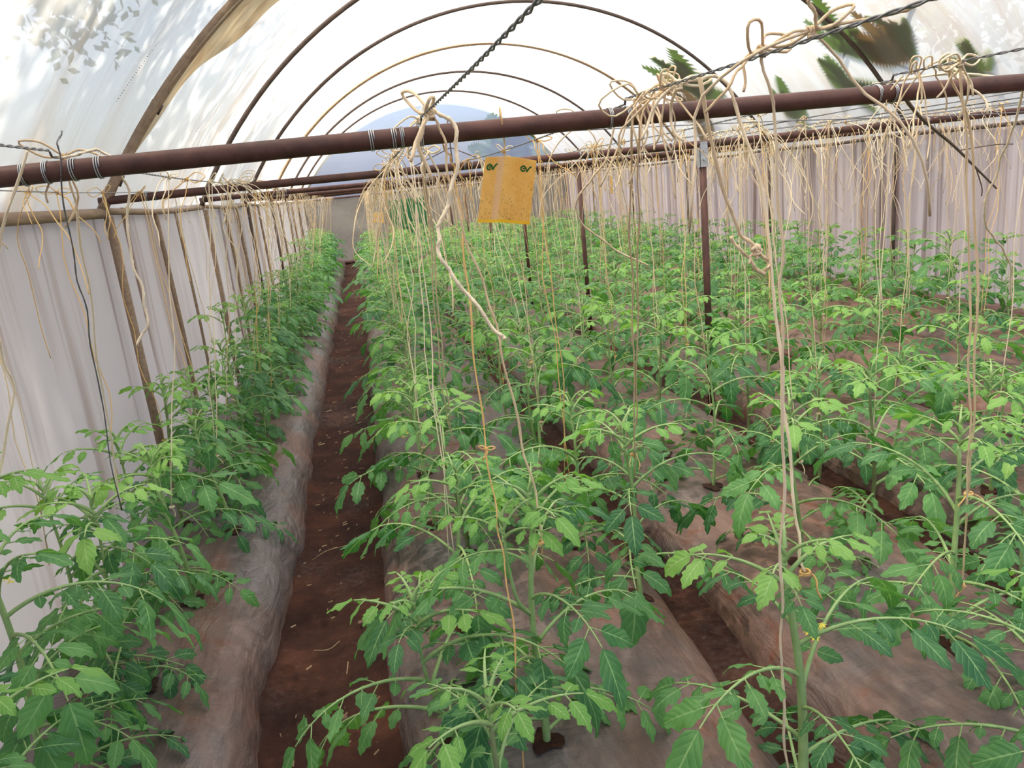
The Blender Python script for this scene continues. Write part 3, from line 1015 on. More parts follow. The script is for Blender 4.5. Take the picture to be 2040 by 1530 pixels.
# keep only those the camera can see something of
plants = [p for p in plants if any(in_view((p['x'] + dx, p['y'], z), 10) for dx in (-0.2, 0, 0.2) for z in (0.2, 0.2 + p['h'] * 0.6, 0.2 + p['h'])) and p['y'] > 1.1]
for r in range(12):
    for k, p in enumerate(sorted([p for p in plants if p['row'] == r], key=lambda p: p['y'])):
        p['ord'] = k + 1
dist_of = lambda p: math.hypot(p['x'], p['y'])
plants.sort(key=dist_of)
N_IND = 300
NEAR_D = 5.2
far_mb = MB()
rgp = np.random.default_rng(9)
group_pl = 'tomato plants growing in rows on the beds'
for i, p in enumerate(plants):
    z = float(bed_z(p['bed'], p['x'], p['y'])) - 0.005
    p['z'] = z
    where = f"{ROW_NAME[p['row']]} of {BED_NAME[p['bed']]}"
    label = p['label'] or f"tomato plant, {ordinal(p['ord'])} from the front, {where}"
    if i < N_IND and dist_of(p) < NEAR_D:
        e = near_plant((p['x'], p['y'], z), p['h'], np.random.default_rng(600 + i), label, group_pl, p['r'], fork=p['fork'], small=0.80 if p['row'] == 1 else 1.0, away={0: 0.0, 11: PI}.get(p['row']),
                       dens=0.75 if p['label'] and 'thickest' in p['label'] else (0.86 if dist_of(p) < 3 else 0.75))
        p['top'] = (p['x'], p['y'], z + p['h'])
        continue
    wall = p['row'] in (0, 11)
    k = 9 + int(rgp.integers(6)) if wall else int(rgp.integers(9))
    s = p['h'] / MID[k][0]
    a = rgp.uniform(-0.15, 0.15) + (PI if p['row'] == 11 else 0) if wall else rgp.uniform(0, 6.28)
    s = float(np.clip(s, 0.8, 1.25))
    if i < N_IND:
        e = empty('tomato_plant', (p['x'], p['y'], z), a)
        e.scale = (s, s, s)
        put('stem', MID[k][1], e); put('foliage', MID[k][2], e)
        put('shoot_tip', MID[k][3], e, tuple(MID[k][7]))
        tag(e, label, 'tomato plant', group_pl)
    else:
        m4 = trans((p['x'], p['y'], z), a, s)
        fo = MB(); fo.merge(MID[k][5])
        fo.merge(MID[k][4]); fo.mi[-1][:] = 1; fo.mi[-2][:] = 1; fo.mi[-3][:] = 1
        tp = MB(); t4 = np.eye(4); t4[:3, 3] = MID[k][7]; tp.merge(MID[k][6], t4)
        for q in range(len(tp.mi)):
            tp.mi[q] = np.where(tp.mi[q] == 0, 2, 1)
        fo.merge(tp)
        far_mb.merge(fo, m4)
    p['top'] = (p['x'], p['y'], z + MID[k][0] * s)
if far_mb.n:
    o = put('distant_tomato_foliage', far_mb.mesh('distant_tomato_foliage', [M_LEAF, M_STEM, M_YOUNG]))
    tag(o, 'dense green mass of tomato plants at the far end of all beds', 'tomato plants', kind='stuff')

# planting holes cut in the sheets
for p in plants:
    if dist_of(p) > 4.6:
        continue
    mb = MB()
    n = 14
    a = np.arange(n) * 2 * PI / n
    rr = 0.045 * (1 + 0.25 * np.sin(a * 3 + p['x'] * 9) + 0.12 * np.sin(a * 5 + p['y'] * 7))
    xx = p['x'] + rr * np.cos(a); yv = p['y'] + rr * np.sin(a)
    V = np.stack([xx, yv, bed_z(p['bed'], xx, yv) + 0.012], 1)
    c = np.array([[p['x'], p['y'], float(bed_z(p['bed'], p['x'], p['y'])) + 0.016]])
    mb.add(np.vstack([V, c]), [[q, (q + 1) % n, n] for q in range(n)])
    put('planting_hole', mb.mesh('planting_hole', M_HOLE), MULCH[p['bed']])['label'] = 'dark soil showing in a cut hole'

# ------------------------------------------------------------------ twines
def hang(p0, p1, rg, n=18, amp=0.010):
    t = np.linspace(0, 1, n)[:, None]
    P = np.array(p0) * (1 - t) + np.array(p1) * t
    a = rg.uniform(0, 6.28, 4)
    e = np.sin(PI * t[:, 0])
    P[:, 0] += amp * e * (np.sin(t[:, 0] * 7 + a[0]) + 0.5 * np.sin(t[:, 0] * 19 + a[1]))
    P[:, 1] += amp * e * (np.sin(t[:, 0] * 6 + a[2]) + 0.5 * np.sin(t[:, 0] * 17 + a[3]))
    return P


def loop(c, r, ang, rg, n=14):
    """a drooping bow loop that starts and ends at c, sticking out in direction ang"""
    d = np.array([math.cos(ang), math.sin(ang), 0]); up = rg.uniform(-0.5, 0.9)
    s = np.array([-d[1], d[0], 0]) * rg.uniform(0.2, 0.6) + np.array([0, 0, rg.uniform(0.4, 0.9)])
    P = [c, c + r * (d * 0.8 + s * 0.5 + (0, 0, up * 0.6)), c + r * (d * 1.7 + (0, 0, up)), c + r * (d * 0.9 - s * 0.5 + (0, 0, up * 0.4)), c]
    return catmull(P, n)


def tail(c, ln, rg, curl=1.0, n=12):
    P = [np.array(c, float)]
    d = np.array([rg.normal(0, 0.5), rg.normal(0, 0.5), rg.uniform(-0.8, 0.2)])
    for k in range(6):
        d = d + np.array([rg.normal(0, 0.45 * curl), rg.normal(0, 0.45 * curl), -0.45])
        d /= np.linalg.norm(d)
        P.append(P[-1] + d * ln / 6)
    return catmull(P, n)


def bow(mb, c, rg, r=0.035, tr=0.0024, loops=2, tails=2, sides=5, ln=0.14, curl=1.0):
    c = np.array(c, float)
    a = rg.uniform(0, 6.28)
    for k in range(loops):
        tube(mb, loop(c, r * rg.uniform(0.6, 1.3), a + PI * k + rg.normal(0, 0.4), rg), tr, sides)
    for k in range(tails):
        tube(mb, tail(c, ln * rg.uniform(0.5, 1.4), rg, curl), tr, sides)
    tube(mb, ring(c, tr * 2.2, 'x', 2.2, tr * 5, 9), tr, sides, False)
    tube(mb, ring(c - np.array([0, 0, tr * 3]), tr * 1.8, 'z', 2.0, tr * 3, 9), tr, sides, False)


group_tw = 'twines tied from the wires down to the plants'
rgt = np.random.default_rng(11)
HAS_SPECIAL = set()


def twine(paths, tr, label, rg, knots=(), m=M_TWINE, group=None, tiepts=(), kr=0.04, name='twine', ktails=2, kloops=2, kln=0.14):
    p0 = np.array(paths[0][0], float)
    e = empty(name, tuple(p0))
    mb = MB()
    for P in paths:
        C_ = catmull(np.array(P) - p0, max(24, len(P) * 6))
        C_[:, 0] += 0.003 * np.sin(np.arange(len(C_)) * 0.9 + rg.uniform(0, 6)); C_[:, 1] += 0.003 * np.sin(np.arange(len(C_)) * 1.3)
        tube(mb, C_, tr, 6, vs=1.0)
        # a second ply laid around the first
        a = np.cumsum(np.concatenate([[0], np.linalg.norm(np.diff(C_, axis=0), axis=1)])) * 160
        T, Nn, B = frames(C_)
        tube(mb, C_ + tr * 0.8 * (np.cos(a)[:, None] * Nn + np.sin(a)[:, None] * B), tr * 0.75, 5)
    put('cord', mb.mesh('cord', m), e)
    for k in knots:
        mb = MB(); bow(mb, np.array(k, float) - p0, rg, kr, tr * 0.95, kloops, ktails, 6, kln)
        put('bow', mb.mesh('bow', m), e)
    for k in tiepts:
        mb = MB()
        c = np.array(k, float) - p0
        tube(mb, ring(c, 0.0105, 'z', 2.3, 0.008, 14), tr * 0.9, 6)
        tube(mb, tail(c + np.array([0.01, -0.01, 0]), 0.06, rg, 0.7), tr * 0.8, 5)
        tube(mb, tail(c + np.array([-0.01, -0.01, 0]), 0.045, rg, 0.7), tr * 0.8, 5)
        put('stem_tie', mb.mesh('stem_tie', M_TWINE2), e)
    tag(e, label, 'twine', group)
    return e


S_ = [
    dict(paths=[[(0.183, 1.75, 1.868), (0.227, 1.746, 1.833), (0.224, 1.742, 1.752), (0.195, 1.739, 1.674), (0.164, 1.735, 1.607), (0.166, 1.731, 1.545), (0.21, 1.728, 1.469), (0.27, 1.724, 1.37), (0.289, 1.72, 1.354)]],
         tr=0.0042, label='thick frayed pale twine swinging loose left of the yellow trap', knots=[(0.18, 1.75, 1.866)], kr=0.05),
    dict(paths=[[(0.172, 1.76, 1.864), (0.201, 1.751, 1.823), (0.205, 1.752, 1.728), (0.228, 1.754, 1.582), (0.264, 1.755, 1.439), (0.281, 1.756, 1.317), (0.307, 1.758, 1.085), (0.33, 1.759, 0.92), (0.33, 1.76, 0.80)]],
         tr=0.0026, label='long slanting twine tied to the forked plant in the front centre', tiepts=[(0.325, 1.76, 0.81)], m=M_TWINE),
    dict(paths=[[(0.17, 1.95, 1.85), (0.18, 2.15, 1.80), (0.198, 2.35, 1.599), (0.195, 2.55, 1.243), (0.205, 2.75, 0.942), (0.23, 2.95, 0.76)],
                [(0.17, 1.95, 1.85), (0.185, 2.15, 1.795), (0.206, 2.35, 1.58), (0.206, 2.55, 1.23), (0.218, 2.75, 0.935), (0.235, 2.95, 0.70)]],
         tr=0.0024, label='doubled pale twine left of the trap, knotted round the nearest cross pipe', knots=[(0.165, 1.88, 1.862), (0.168, 1.81, 1.79)], kr=0.045),
    dict(paths=[[(0.231, 1.85, 1.75), (0.228, 1.814, 1.614), (0.22, 1.779, 1.418), (0.214, 1.743, 1.144), (0.216, 1.707, 0.963), (0.216, 1.671, 0.847), (0.217, 1.636, 0.69), (0.201, 1.6, 0.42), (0.2, 1.58, 0.25)],
                [(0.172, 1.86, 1.853), (0.21, 1.855, 1.80), (0.231, 1.85, 1.75)]],
         tr=0.0019, label='orange twine with a knot half way, hanging left of the forked plant', m=M_TWINE2, knots=[(0.215, 1.735, 1.09)], kr=0.012, kln=0.06),
    dict(paths=[[(0.66, 1.55, 1.855), (0.70, 1.54, 1.86), (0.76, 1.53, 1.84), (0.82, 1.507, 1.61), (0.841, 1.485, 1.29), (0.848, 1.463, 1.066), (0.853, 1.442, 0.893), (0.848, 1.41, 0.80)]],
         tr=0.0032, label='stout twine down to the thickest stemmed plant at the front', tiepts=[(0.85, 1.405, 0.80)], knots=[(0.665, 1.55, 1.857)], kr=0.04),
    dict(paths=[[(0.655, 1.2, 1.862), (0.684, 1.214, 1.746), (0.701, 1.229, 1.538), (0.708, 1.243, 1.356), (0.715, 1.257, 1.107), (0.716, 1.271, 0.83), (0.724, 1.286, 0.643), (0.741, 1.3, 0.399), (0.742, 1.3, 0.21)]],
         tr=0.0026, label='straight orange-tan twine hanging to the mulch left of the thickest stem', knots=[(0.657, 1.2, 1.862)], kr=0.055),
    dict(paths=[[(0.655, 1.75, 1.852), (0.687, 1.882, 1.623), (0.734, 2.065, 1.339), (0.775, 2.248, 0.986), (0.812, 2.42, 0.73)],
                [(0.645, 1.75, 1.850), (0.667, 1.89, 1.623), (0.719, 2.065, 1.339), (0.768, 2.248, 0.986), (0.81, 2.42, 0.66)]],
         tr=0.0024, label='doubled twine with big bows, tied to the pale upright stem behind', tiepts=[(0.812, 2.425, 0.74)], knots=[(0.655, 1.74, 1.852), (0.66, 1.60, 1.855)], kr=0.055, ktails=3, kloops=3),
    dict(paths=[[(1.353, 1.6, 1.857), (1.419, 1.638, 1.547), (1.478, 1.675, 1.163), (1.526, 1.712, 0.779), (1.558, 1.75, 0.42)]],
         tr=0.0026, label='twine reaching low on the leaning stem at the right front', knots=[(1.352, 1.6, 1.857)], kr=0.045, tiepts=[(1.575, 1.775, 0.42)]),
    dict(paths=[[(1.37, 1.66, 1.855), (1.479, 1.70, 1.658), (1.548, 1.733, 1.141), (1.60, 1.79, 0.695)]],
         tr=0.0028, label='twine tied high on the leaning stem at the right front', knots=[(1.37, 1.66, 1.855)], kr=0.05, tiepts=[(1.60, 1.79, 0.70)]),
    dict(paths=[[(-0.612, 1.9, 1.85), (-0.649, 2.0, 1.669), (-0.748, 2.2, 1.307), (-0.847, 2.4, 0.85)]],
         tr=0.0026, label='yellowish twine with a looped bow at the left end of the nearest pipe', knots=[(-0.612, 1.9, 1.853)], kr=0.05),
    dict(paths=[[(-0.575, 1.8, 1.895), (-0.59, 1.8, 1.837), (-0.64, 1.9, 1.673), (-0.678, 2.0, 1.505), (-0.726, 2.1, 1.272), (-0.80, 2.25, 0.9)]],
         tr=0.0016, label='thin grey wire end hanging in front of the left wall', m=M_WIRE),
    dict(paths=[[(-0.605, 1.85, 1.845), (-0.566, 1.85, 1.850), (-0.529, 1.857, 1.856), (-0.505, 1.864, 1.832), (-0.491, 1.871, 1.762), (-0.515, 1.879, 1.66), (-0.512, 1.886, 1.557), (-0.517, 1.893, 1.475), (-0.554, 1.9, 1.419)]],
         tr=0.0026, label='curled loose twine end arching off the nearest pipe near the left wall'),
    dict(paths=[[(-0.63, 1.75, 1.856), (-0.80, 1.85, 1.60), (-0.838, 1.9, 1.459), (-0.866, 1.95, 1.32), (-0.99, 1.96, 1.05)]],
         tr=0.0026, label='twine at the left picture edge tied to the tall corner plant', tiepts=[(-1.03, 1.965, 1.0)]),
    dict(paths=[[(1.38, 1.95, 1.852), (1.60, 1.93, 1.86), (1.787, 1.9, 1.813), (1.85, 1.983, 1.697), (1.891, 2.067, 1.6), (1.923, 2.15, 1.447), (2.051, 2.233, 1.349), (2.182, 2.317, 1.261), (2.282, 2.4, 1.096)]],
         tr=0.0032, label='stout crooked twine hanging right of the dry twig', m=M_TWINE),
    dict(paths=[[(0.66, 2.0, 1.853), (0.68, 2.02, 1.80), (0.65, 2.04, 1.718), (0.601, 2.08, 1.658), (0.592, 2.12, 1.591), (0.694, 2.16, 1.493), (0.82, 2.2, 1.417)]],
         tr=0.0026, label='loose curling twine hanging right of the yellow trap'),
    dict(paths=[[(0.66, 1.45, 1.858), (0.742, 1.5, 1.60), (0.792, 1.5, 1.521), (0.825, 1.5, 1.485), (0.814, 1.5, 1.46), (0.786, 1.5, 1.49), (0.742, 1.5, 1.545)]],
         tr=0.0036, label='thick twine ending in a small drooping loop before the plants', knots=[(0.80, 1.5, 1.515)], kr=0.01, kln=0.03),
    dict(paths=[[(0.66, 1.05, 1.862), (0.64, 1.03, 1.90), (0.71, 0.99, 1.93), (0.80, 0.97, 1.91), (0.76, 0.98, 1.87), (0.66, 1.05, 1.862)]],
         tr=0.0024, label='big round twine loop on the twisted wire near the roof', knots=[(0.655, 1.06, 1.862)], kr=0.03, kln=0.3),
]
for k, s in enumerate(S_):
    twine(s['paths'], s['tr'], s['label'], np.random.default_rng(700 + k), s.get('knots', ()), s.get('m', M_TWINE), group_tw, s.get('tiepts', ()), s.get('kr', 0.04),
          ktails=s.get('ktails', 2), kloops=s.get('kloops', 2), kln=s.get('kln', 0.14))
LABELLED_ROWS_DONE = {p['label'] for p in plants if p['label']}

n_tw = len(S_)
far_tw = MB()
for p in plants:
    if (p['label'] and p['y'] < 2.99) or p['y'] < 1.7:
        continue
    rg = np.random.default_rng(int(p['row'] * 1000 + p['ord']))
    x0 = WIRE_X[p['row']]; y0 = p['y'] + rg.normal(0, 0.06)
    top = np.array([x0, y0, float(wire_z(y0)) + 0.002])
    end = np.array(p['top']) - np.array([0, 0, rg.uniform(0.10, 0.30)])
    tr = 0.0020 if p['y'] < 4 else 0.0023
    P = hang(top, end, rg, 16 if p['y'] < 9 else 9, 0.010 if rg.random() < 0.7 else 0.025)
    m = M_TWINE2 if rg.random() < 0.22 and p['y'] > 2.6 else M_TWINE
    lab = f"twine to {ordinal(p['ord'])} plant from front, {ROW_NAME[p['row']]} of {BED_NAME[p['bed']]}"
    mb = MB()
    sides = 5 if p['y'] < 6 else 4
    tube(mb, P, tr, sides)
    if rg.random() < 0.5:
        tube(mb, hang(top + np.array([0.01, 0.015, 0]), end + rg.normal(0, 0.02, 3), rg, 12, 0.018), tr * 0.9, sides)
    bw = MB()
    bow(bw, top, rg, 0.035, tr, 2 if p['y'] < 9 else 1, 2, sides, 0.22, 1.0)
    if n_tw < 300:
        if p['y'] < 6:
            e = empty('twine', tuple(top))
            mb2 = MB(); mm = np.eye(4); mm[:3, 3] = -top; mb2.merge(mb, mm); put('cord', mb2.mesh('cord', m), e)
            mb2 = MB(); mb2.merge(bw, mm); put('bow', mb2.mesh('bow', m), e)
            st = MB()
            tube(st, ring(end - top, 0.009, 'z', 2.2, 0.006, 12), tr, 5)
            tube(st, tail(end - top, 0.05, rg, 0.8), tr, 5)
            put('stem_tie', st.mesh('stem_tie', m), e)
            tag(e, lab, 'twine', group_tw)
        else:
            mb.merge(bw)
            tag(put('twine', mb.mesh('twine', m)), lab, 'twine', group_tw)
        n_tw += 1
    else:
        mb.merge(bw); far_tw.merge(mb)
if far_tw.n:
    tag(put('distant_twine', far_tw.mesh('distant_twine', M_TWINE)), 'curtain of pale twines hanging before the far end wall', 'twine', kind='stuff')

# unused twine ends hanging free from the wires
free = []
rgf = np.random.default_rng(21)
for r in range(12):
    ys_ = np.sort(rgf.uniform(2.2, 11.0, 7 if r > 3 else 6))
    for k, y in enumerate(ys_):
        free.append((r, k + 1, y))
for r, k, y in free:
    x0 = WIRE_X[r]
    top = np.array([x0, y, float(wire_z(y)) + 0.002])
    if not in_view(top - np.array([0, 0, 0.2]), 0):
        continue
    mb = MB()
    for s in range(int(rgf.integers(1, 4))):
        c = top + np.array([0, rgf.normal(0, 0.03), 0])
        c[2] = float(wire_z(c[1])) + 0.001
        P = tail(c, rgf.uniform(0.25, 0.75), rgf, rgf.uniform(0.25, 0.7), 26)
        tube(mb, P, 0.0020, 4)
    bow(mb, top, rgf, 0.04, 0.0020, 2, 1, 4, 0.15, 1.2)
    tag(put('hanging_twine', mb.mesh('hanging_twine', M_TWINE2 if rgf.random() < 0.3 else M_TWINE)),
        f"loose twine, {ordinal(k)} along the wire over {ROW_NAME[r]} of {BED_NAME[r // 2]}", 'loose twine', 'loose twine ends on the wires')

# tangles of discarded twine hung over pipes and wires
TANGLES = [
    (3.31, 4.63, 1.845, 0.24, 26, 'biggest tangled twine bundle lying over the second cross pipe'),
    (2.82, 4.63, 1.84, 0.10, 12, 'small tangled twine bundle left of the biggest one, on the second pipe'),
    (3.77, 4.63, 1.84, 0.14, 16, 'long hanging twine tangle right of the biggest bundle on the second pipe'),
    (4.12, 4.63, 1.84, 0.12, 14, 'twine tangle furthest right along the second cross pipe'),
    (2.52, 5.3, 1.84, 0.16, 16, 'twine tangle on a wire behind the bracketed post'),
    (0.66, 1.68, 1.855, 0.05, 9, 'cluster of big twine bows on the nearest pipe, right of trap'),
    (0.17, 3.1, 1.845, 0.06, 9, 'twine tangle on the wire left of the yellow trap'),
    (0.17, 6.0, 1.84, 0.16, 14, 'twine tangle over the bed beside the trench near third pipe'),
    (-0.62, 4.5, 1.845, 0.10, 10, 'twine tangle at the left end of the second cross pipe'),
    (1.36, 4.4, 1.845, 0.12, 12, 'twine tangle just behind the lower edge of the yellow trap'),
    (1.36, 1.75, 1.855, 0.06, 7, 'twine bundle on the nearest pipe at the right front'),
    (1.90, 3.6, 1.845, 0.10, 10, 'twine tangle on the wire in front of the bracketed post'),
    (2.52, 7.42, 1.845, 0.2, 14, 'twine tangle on the third cross pipe right of its post'),
    (3.66, 7.42, 1.845, 0.2, 14, 'twine tangle on the third cross pipe over the fourth bed'),
    (-0.62, 9.0, 1.84, 0.25, 12, 'twine tangle on the wire over the left bed, far down'),
    (0.17, 12.5, 1.84, 0.25, 14, 'twine tangle far down over the bed beside the trench'),
]
for (x, y, z, w, n, lab) in TANGLES:
    rg = np.random.default_rng(int(abs(x * 1000) + y * 100))
    mb = MB()
    alongx = any(abs(y - f) < 0.02 for f in FRAMES)
    for k in range(n):
        o = rg.normal(0, w / 2)
        c = np.array([x + (o if alongx else rg.normal(0, 0.01)), y + (rg.normal(0, 0.012) if alongx else o), z + rg.uniform(-0.005, 0.015)])
        tube(mb, tail(c, rg.uniform(0.15, 0.75) * (0.35 if y < 2 else 1.0), rg, rg.uniform(0.4, 1.1), 22), 0.0022, 4)
        if k % 2 == 0:
            tube(mb, loop(c, rg.uniform(0.03, 0.06), rg.uniform(0, 6.28), rg), 0.0022, 4)
    tag(put('twine_tangle', mb.mesh('twine_tangle', M_TWINE)), lab, 'twine tangle', 'tangles of discarded twine')
# bundle of twines lying along the second pipe end near the left bed
mb = MB()
for k in range(7):
    rg = np.random.default_rng(900 + k)
    P = catmull([(-0.66, 8.3 + 0.1 * k, 1.838), (-0.64, 10.0, 1.80 + 0.012 * k), (-0.60, 12.0, 1.836)], 20)
    P[:, 0] += 0.01 * np.sin(np.arange(20) * 0.7 + k)
    tube(mb, P, 0.0022, 4)
tag(put('twine_hank', mb.mesh('twine_hank', M_TWINE2)), 'orange hank of twines stretched along the far wire over the left bed', 'twine hank')

# ------------------------------------------------------------------ sticky traps
def trap(loc, rz, w, h, bend, label, big):
    e = empty('sticky_trap', loc, rz)
    mb = MB()
    u = np.linspace(-0.5, 0.5, 21); v = np.linspace(0, 1, 14)
    U, V = np.meshgrid(u, v, indexing='ij')

    def surf(U, V, off=0.0):
        # a bent sheet: a fold left of centre, right half nearly flat
        a = bend * np.tanh((U + 0.16) * 5)
        k = np.linspace(-0.5, 0.5, 201)
        ak = bend * np.tanh((k + 0.16) * 5)
        cx = np.cumsum(np.cos(ak)) / 200 * w; cy = np.cumsum(np.sin(ak)) / 200 * w
        i0 = 68
        X = np.interp(U, k, cx - cx[i0]); Yv = np.interp(U, k, cy - cy[i0])
        fl = 1 + 0.03 * (1 - V)
        return np.stack([X * fl - 0.034 * (1 - V), Yv - 0.02 * (1 - V) * (0.5 - np.abs(U + 0.1)) - off, -h * (1 - V) - 0.018 * (U + 0.16) - 0.008 * np.abs(U + 0.1)], -1)
    P = surf(U, V)
    UV = np.stack([U + 0.5, V], -1)
    grid(mb, P, UV, 0)
    grid(mb, surf(U, V, -0.0012), UV, 0, True)
    put('card', mb.mesh('card', M_TRAP), e)
    if big:
        def ink(name, strokes, m, parent, wd):
            mb = MB()
            for S in strokes:
                S = np.array(S, float)
                C_ = catmull(S, 26) if len(S) > 2 else catmull(S, 8)
                D = np.gradient(C_, axis=0); D /= np.linalg.norm(D, axis=1)[:, None] + 1e-9
                Nn = np.stack([-D[:, 1], D[:, 0]], 1)
                ww = wd * (0.75 + 0.35 * np.sin(np.linspace(0, PI, len(C_))))[:, None] / 2
                A = np.stack([C_ - Nn * ww, C_ + Nn * ww], 1)
                grid(mb, surf(A[..., 0], A[..., 1], 0.0008), flip=True)
                grid(mb, surf(A[..., 0], A[..., 1], 0.0012))
            return put(name, mb.mesh(name, m, False), parent)
        for cx, sx in ((0.27, 1.0), (-0.36, 0.85)):
            s = 0.098 * sx; t = 0.052
            cy = 0.845
            e_ = [(cx - s * 0.62, cy + t * 0.05), (cx - s * 0.05, cy + t * 0.12), (cx - s * 0.10, cy + t * 0.62), (cx - s * 0.55, cy + t * 0.72), (cx - s * 0.95, cy + t * 0.2), (cx - s * 0.80, cy - t * 0.5), (cx - s * 0.40, cy - t * 0.68), (cx + s * 0.05, cy - t * 0.35)]
            v_ = [(cx + s * 0.10, cy + t * 0.55), (cx + s * 0.26, cy - t * 0.1), (cx + s * 0.42, cy - t * 0.62), (cx + s * 0.62, cy - t * 0.1), (cx + s * 1.05, cy + t * 0.72), (cx + s * 1.35, cy + t * 0.80)]
            ink('printed_logo', [e_, v_], M_INK, e, 0.026)['label'] = 'dark green ev lettering'
            rows = []
            for q in range(3):
                rows.append([(cx + s * 1.75, cy + t * (0.6 - 0.6 * q)), (cx + s * 2.15, cy + t * (0.6 - 0.6 * q))])
            ink('printed_text', rows, M_GREYINK, e, 0.006)
        mb = MB()
        tube(mb, catmull([(0.0, 0.003, -0.006), (0.004, 0.0, 0.03), (0.002, 0.0, 0.060)], 8), 0.0018, 5)
        tube(mb, ring((0.002, 0.0, 0.083), 0.0245, 'x', 1.0, 0.002, 20), 0.0018, 5)
        bow(mb, (0.0, -0.004, 0.012), np.random.default_rng(5), 0.005, 0.0012, 2, 1, 5, 0.012)
        put('hanging_string', mb.mesh('hanging_string', M_TWINE2), e)
    else:
        mb = MB()
        tube(mb, catmull([(0, 0, -0.004), (0.01, 0, 0.5 * (1.84 - loc[2])), (0, 0, 1.838 - loc[2])], 10), 0.0022, 5)
        put('hanging_string', mb.mesh('hanging_string', M_TWINE2), e)
    tag(e, label, 'sticky trap', 'yellow sticky traps')
    return e


trap((0.347, 1.83, 1.760), -0.16, 0.142, 0.148, 0.70, 'large bent yellow sticky trap with ev lettering, hanging from the nearest pipe', True)
trap((0.235, 10.4, 1.50), 0.05, 0.13, 0.13, 0.25, 'small pale yellow sticky trap hanging over the trench-side bed, far away', False)
trap((2.64, 8.0, 1.655), 1.05, 0.16, 0.18, 0.1, 'narrow yellow sticky trap seen edge-on before the right wall', False)

# ------------------------------------------------------------------ things on the trench floor
def blob(loc, r, seed, name, m, label, cat):
    rg = np.random.default_rng(seed)
    mb = MB()
    a = np.linspace(0, 2 * PI, 13)[:-1]; b = np.linspace(0.05, PI - 0.05, 8)
    V = []
    for bb in b:
        for aa in a:
            k = r * (1 + 0.22 * math.sin(aa * 2 + seed) * math.sin(bb) + 0.12 * math.sin(aa * 5 + bb * 4))
            V.append((k * math.sin(bb) * math.cos(aa) * 1.4, k * math.sin(bb) * math.sin(aa), k * 0.65 * math.cos(bb)))
    F = [[i * 12 + j, i * 12 + (j + 1) % 12, (i + 1) * 12 + (j + 1) % 12, (i + 1) * 12 + j] for i in range(7) for j in range(12)]
    mb.add(V, np.array(F)[:, ::-1])
    mb.f.append(np.arange(12)[None, :]); mb.mi.append(np.array([0])); mb.v.append(np.zeros((0, 3))); mb.uv.append(np.zeros((0, 2)))
    o = put(name, mb.mesh(name, m), None, loc)
    tag(o, label, cat)


blob((-0.31, 2.31, 0.030), 0.018, 3, 'stone', M_STONE, 'reddish clod in the near part of the trench', 'stone')
blob((-0.24, 2.9, 0.025), 0.010, 5, 'stone', M_STONE, 'small brown clod behind the reddish one in the trench', 'stone')
for k, (P, lab) in enumerate([
    ([(-0.47, 3.55, 0.03), (-0.40, 3.58, 0.05), (-0.33, 3.62, 0.04), (-0.27, 3.66, 0.03)], 'thin dry twig lying across the trench'),
    ([(-0.38, 4.3, 0.03), (-0.31, 4.42, 0.045)], 'short straw on the trench soil beyond the dry twig'),
    ([(-0.42, 2.75, 0.03), (-0.36, 2.72, 0.04), (-0.32, 2.78, 0.03)], 'curved dry stalk in the near trench'),
    ([(-0.29, 2.55, 0.03), (-0.285, 2.62, 0.035)], 'short upright-looking straw beside the reddish clod'),
]):
    mb = MB(); tube(mb, catmull(P, 10), 0.0022, 5)
    tag(put('straw', mb.mesh('straw', M_STRAW)), lab, 'straw')
mb = MB()
rg = np.random.default_rng(77)
for k in range(260):
    x, y = rg.uniform(-0.52, -0.16), 1.9 + 8.5 * rg.random() ** 1.3
    a = rg.uniform(0, PI); l = rg.uniform(0.003, 0.014)
    if 5.2 < y < 6.8:
        l *= 2.2
    d = np.array([math.cos(a), math.sin(a), 0]) * l
    c = np.array([x, y, 0.026 + 0.035 * min(abs(x + 0.34) / 0.24, 1) ** 4])
    s = np.array([-d[1], d[0], 0]) * 0.12
    mb.add([c - d - s, c + d - s, c + d + s + (0, 0, 0.004), c - d + s + (0, 0, 0.004)], [[0, 1, 2, 3]])
tag(put('straw_litter', mb.mesh('straw_litter', M_STRAW)), 'bits of straw and dry leaf scattered on the trench soil', 'litter', kind='stuff')

# ------------------------------------------------------------------ trees outside, touching the roof
def lobed_leaf(mb, base, d, nrm, L, rg, mi=0):
    """pinnately lobed leaf lying flat against the film"""
    B = basis(d, nrm)
    n = 9
    t = np.linspace(0, 1, n * 2 + 1)
    w = 0.42 * np.sin(PI * np.clip(t * 0.92 + 0.06, 0, 1)) ** 0.7
    w = w * np.where(np.arange(len(t)) % 2 == 1, 1.0, 0.58)
    fw = np.where(np.arange(len(t)) % 2 == 1, 0.05, 0.0)
    P = np.stack([np.stack([(t + fw) * L, -w * L, 0.02 * np.sin(t * 9)], 1), np.stack([t * L, 0 * t, 0 * t + 0.004], 1), np.stack([(t + fw) * L, w * L, 0.02 * np.cos(t * 8)], 1)], 1)
    P[:, :, 2] *= L
    UV = np.stack(np.meshgrid(t, [-1, 0, 1], indexing='ij')[::-1], -1)
    grid(mb, P @ B.T + base, UV, mi)


def roof_pt(x, y, off=0.0):
    a = math.asin((x - CX) / RAD)
    return np.array([CX + (RAD + off) * math.sin(a), y, ZC + (RAD + off) * math.cos(a)]), np.array([math.sin(a), 0, math.cos(a)]), np.array([math.cos(a), 0, -math.sin(a)])


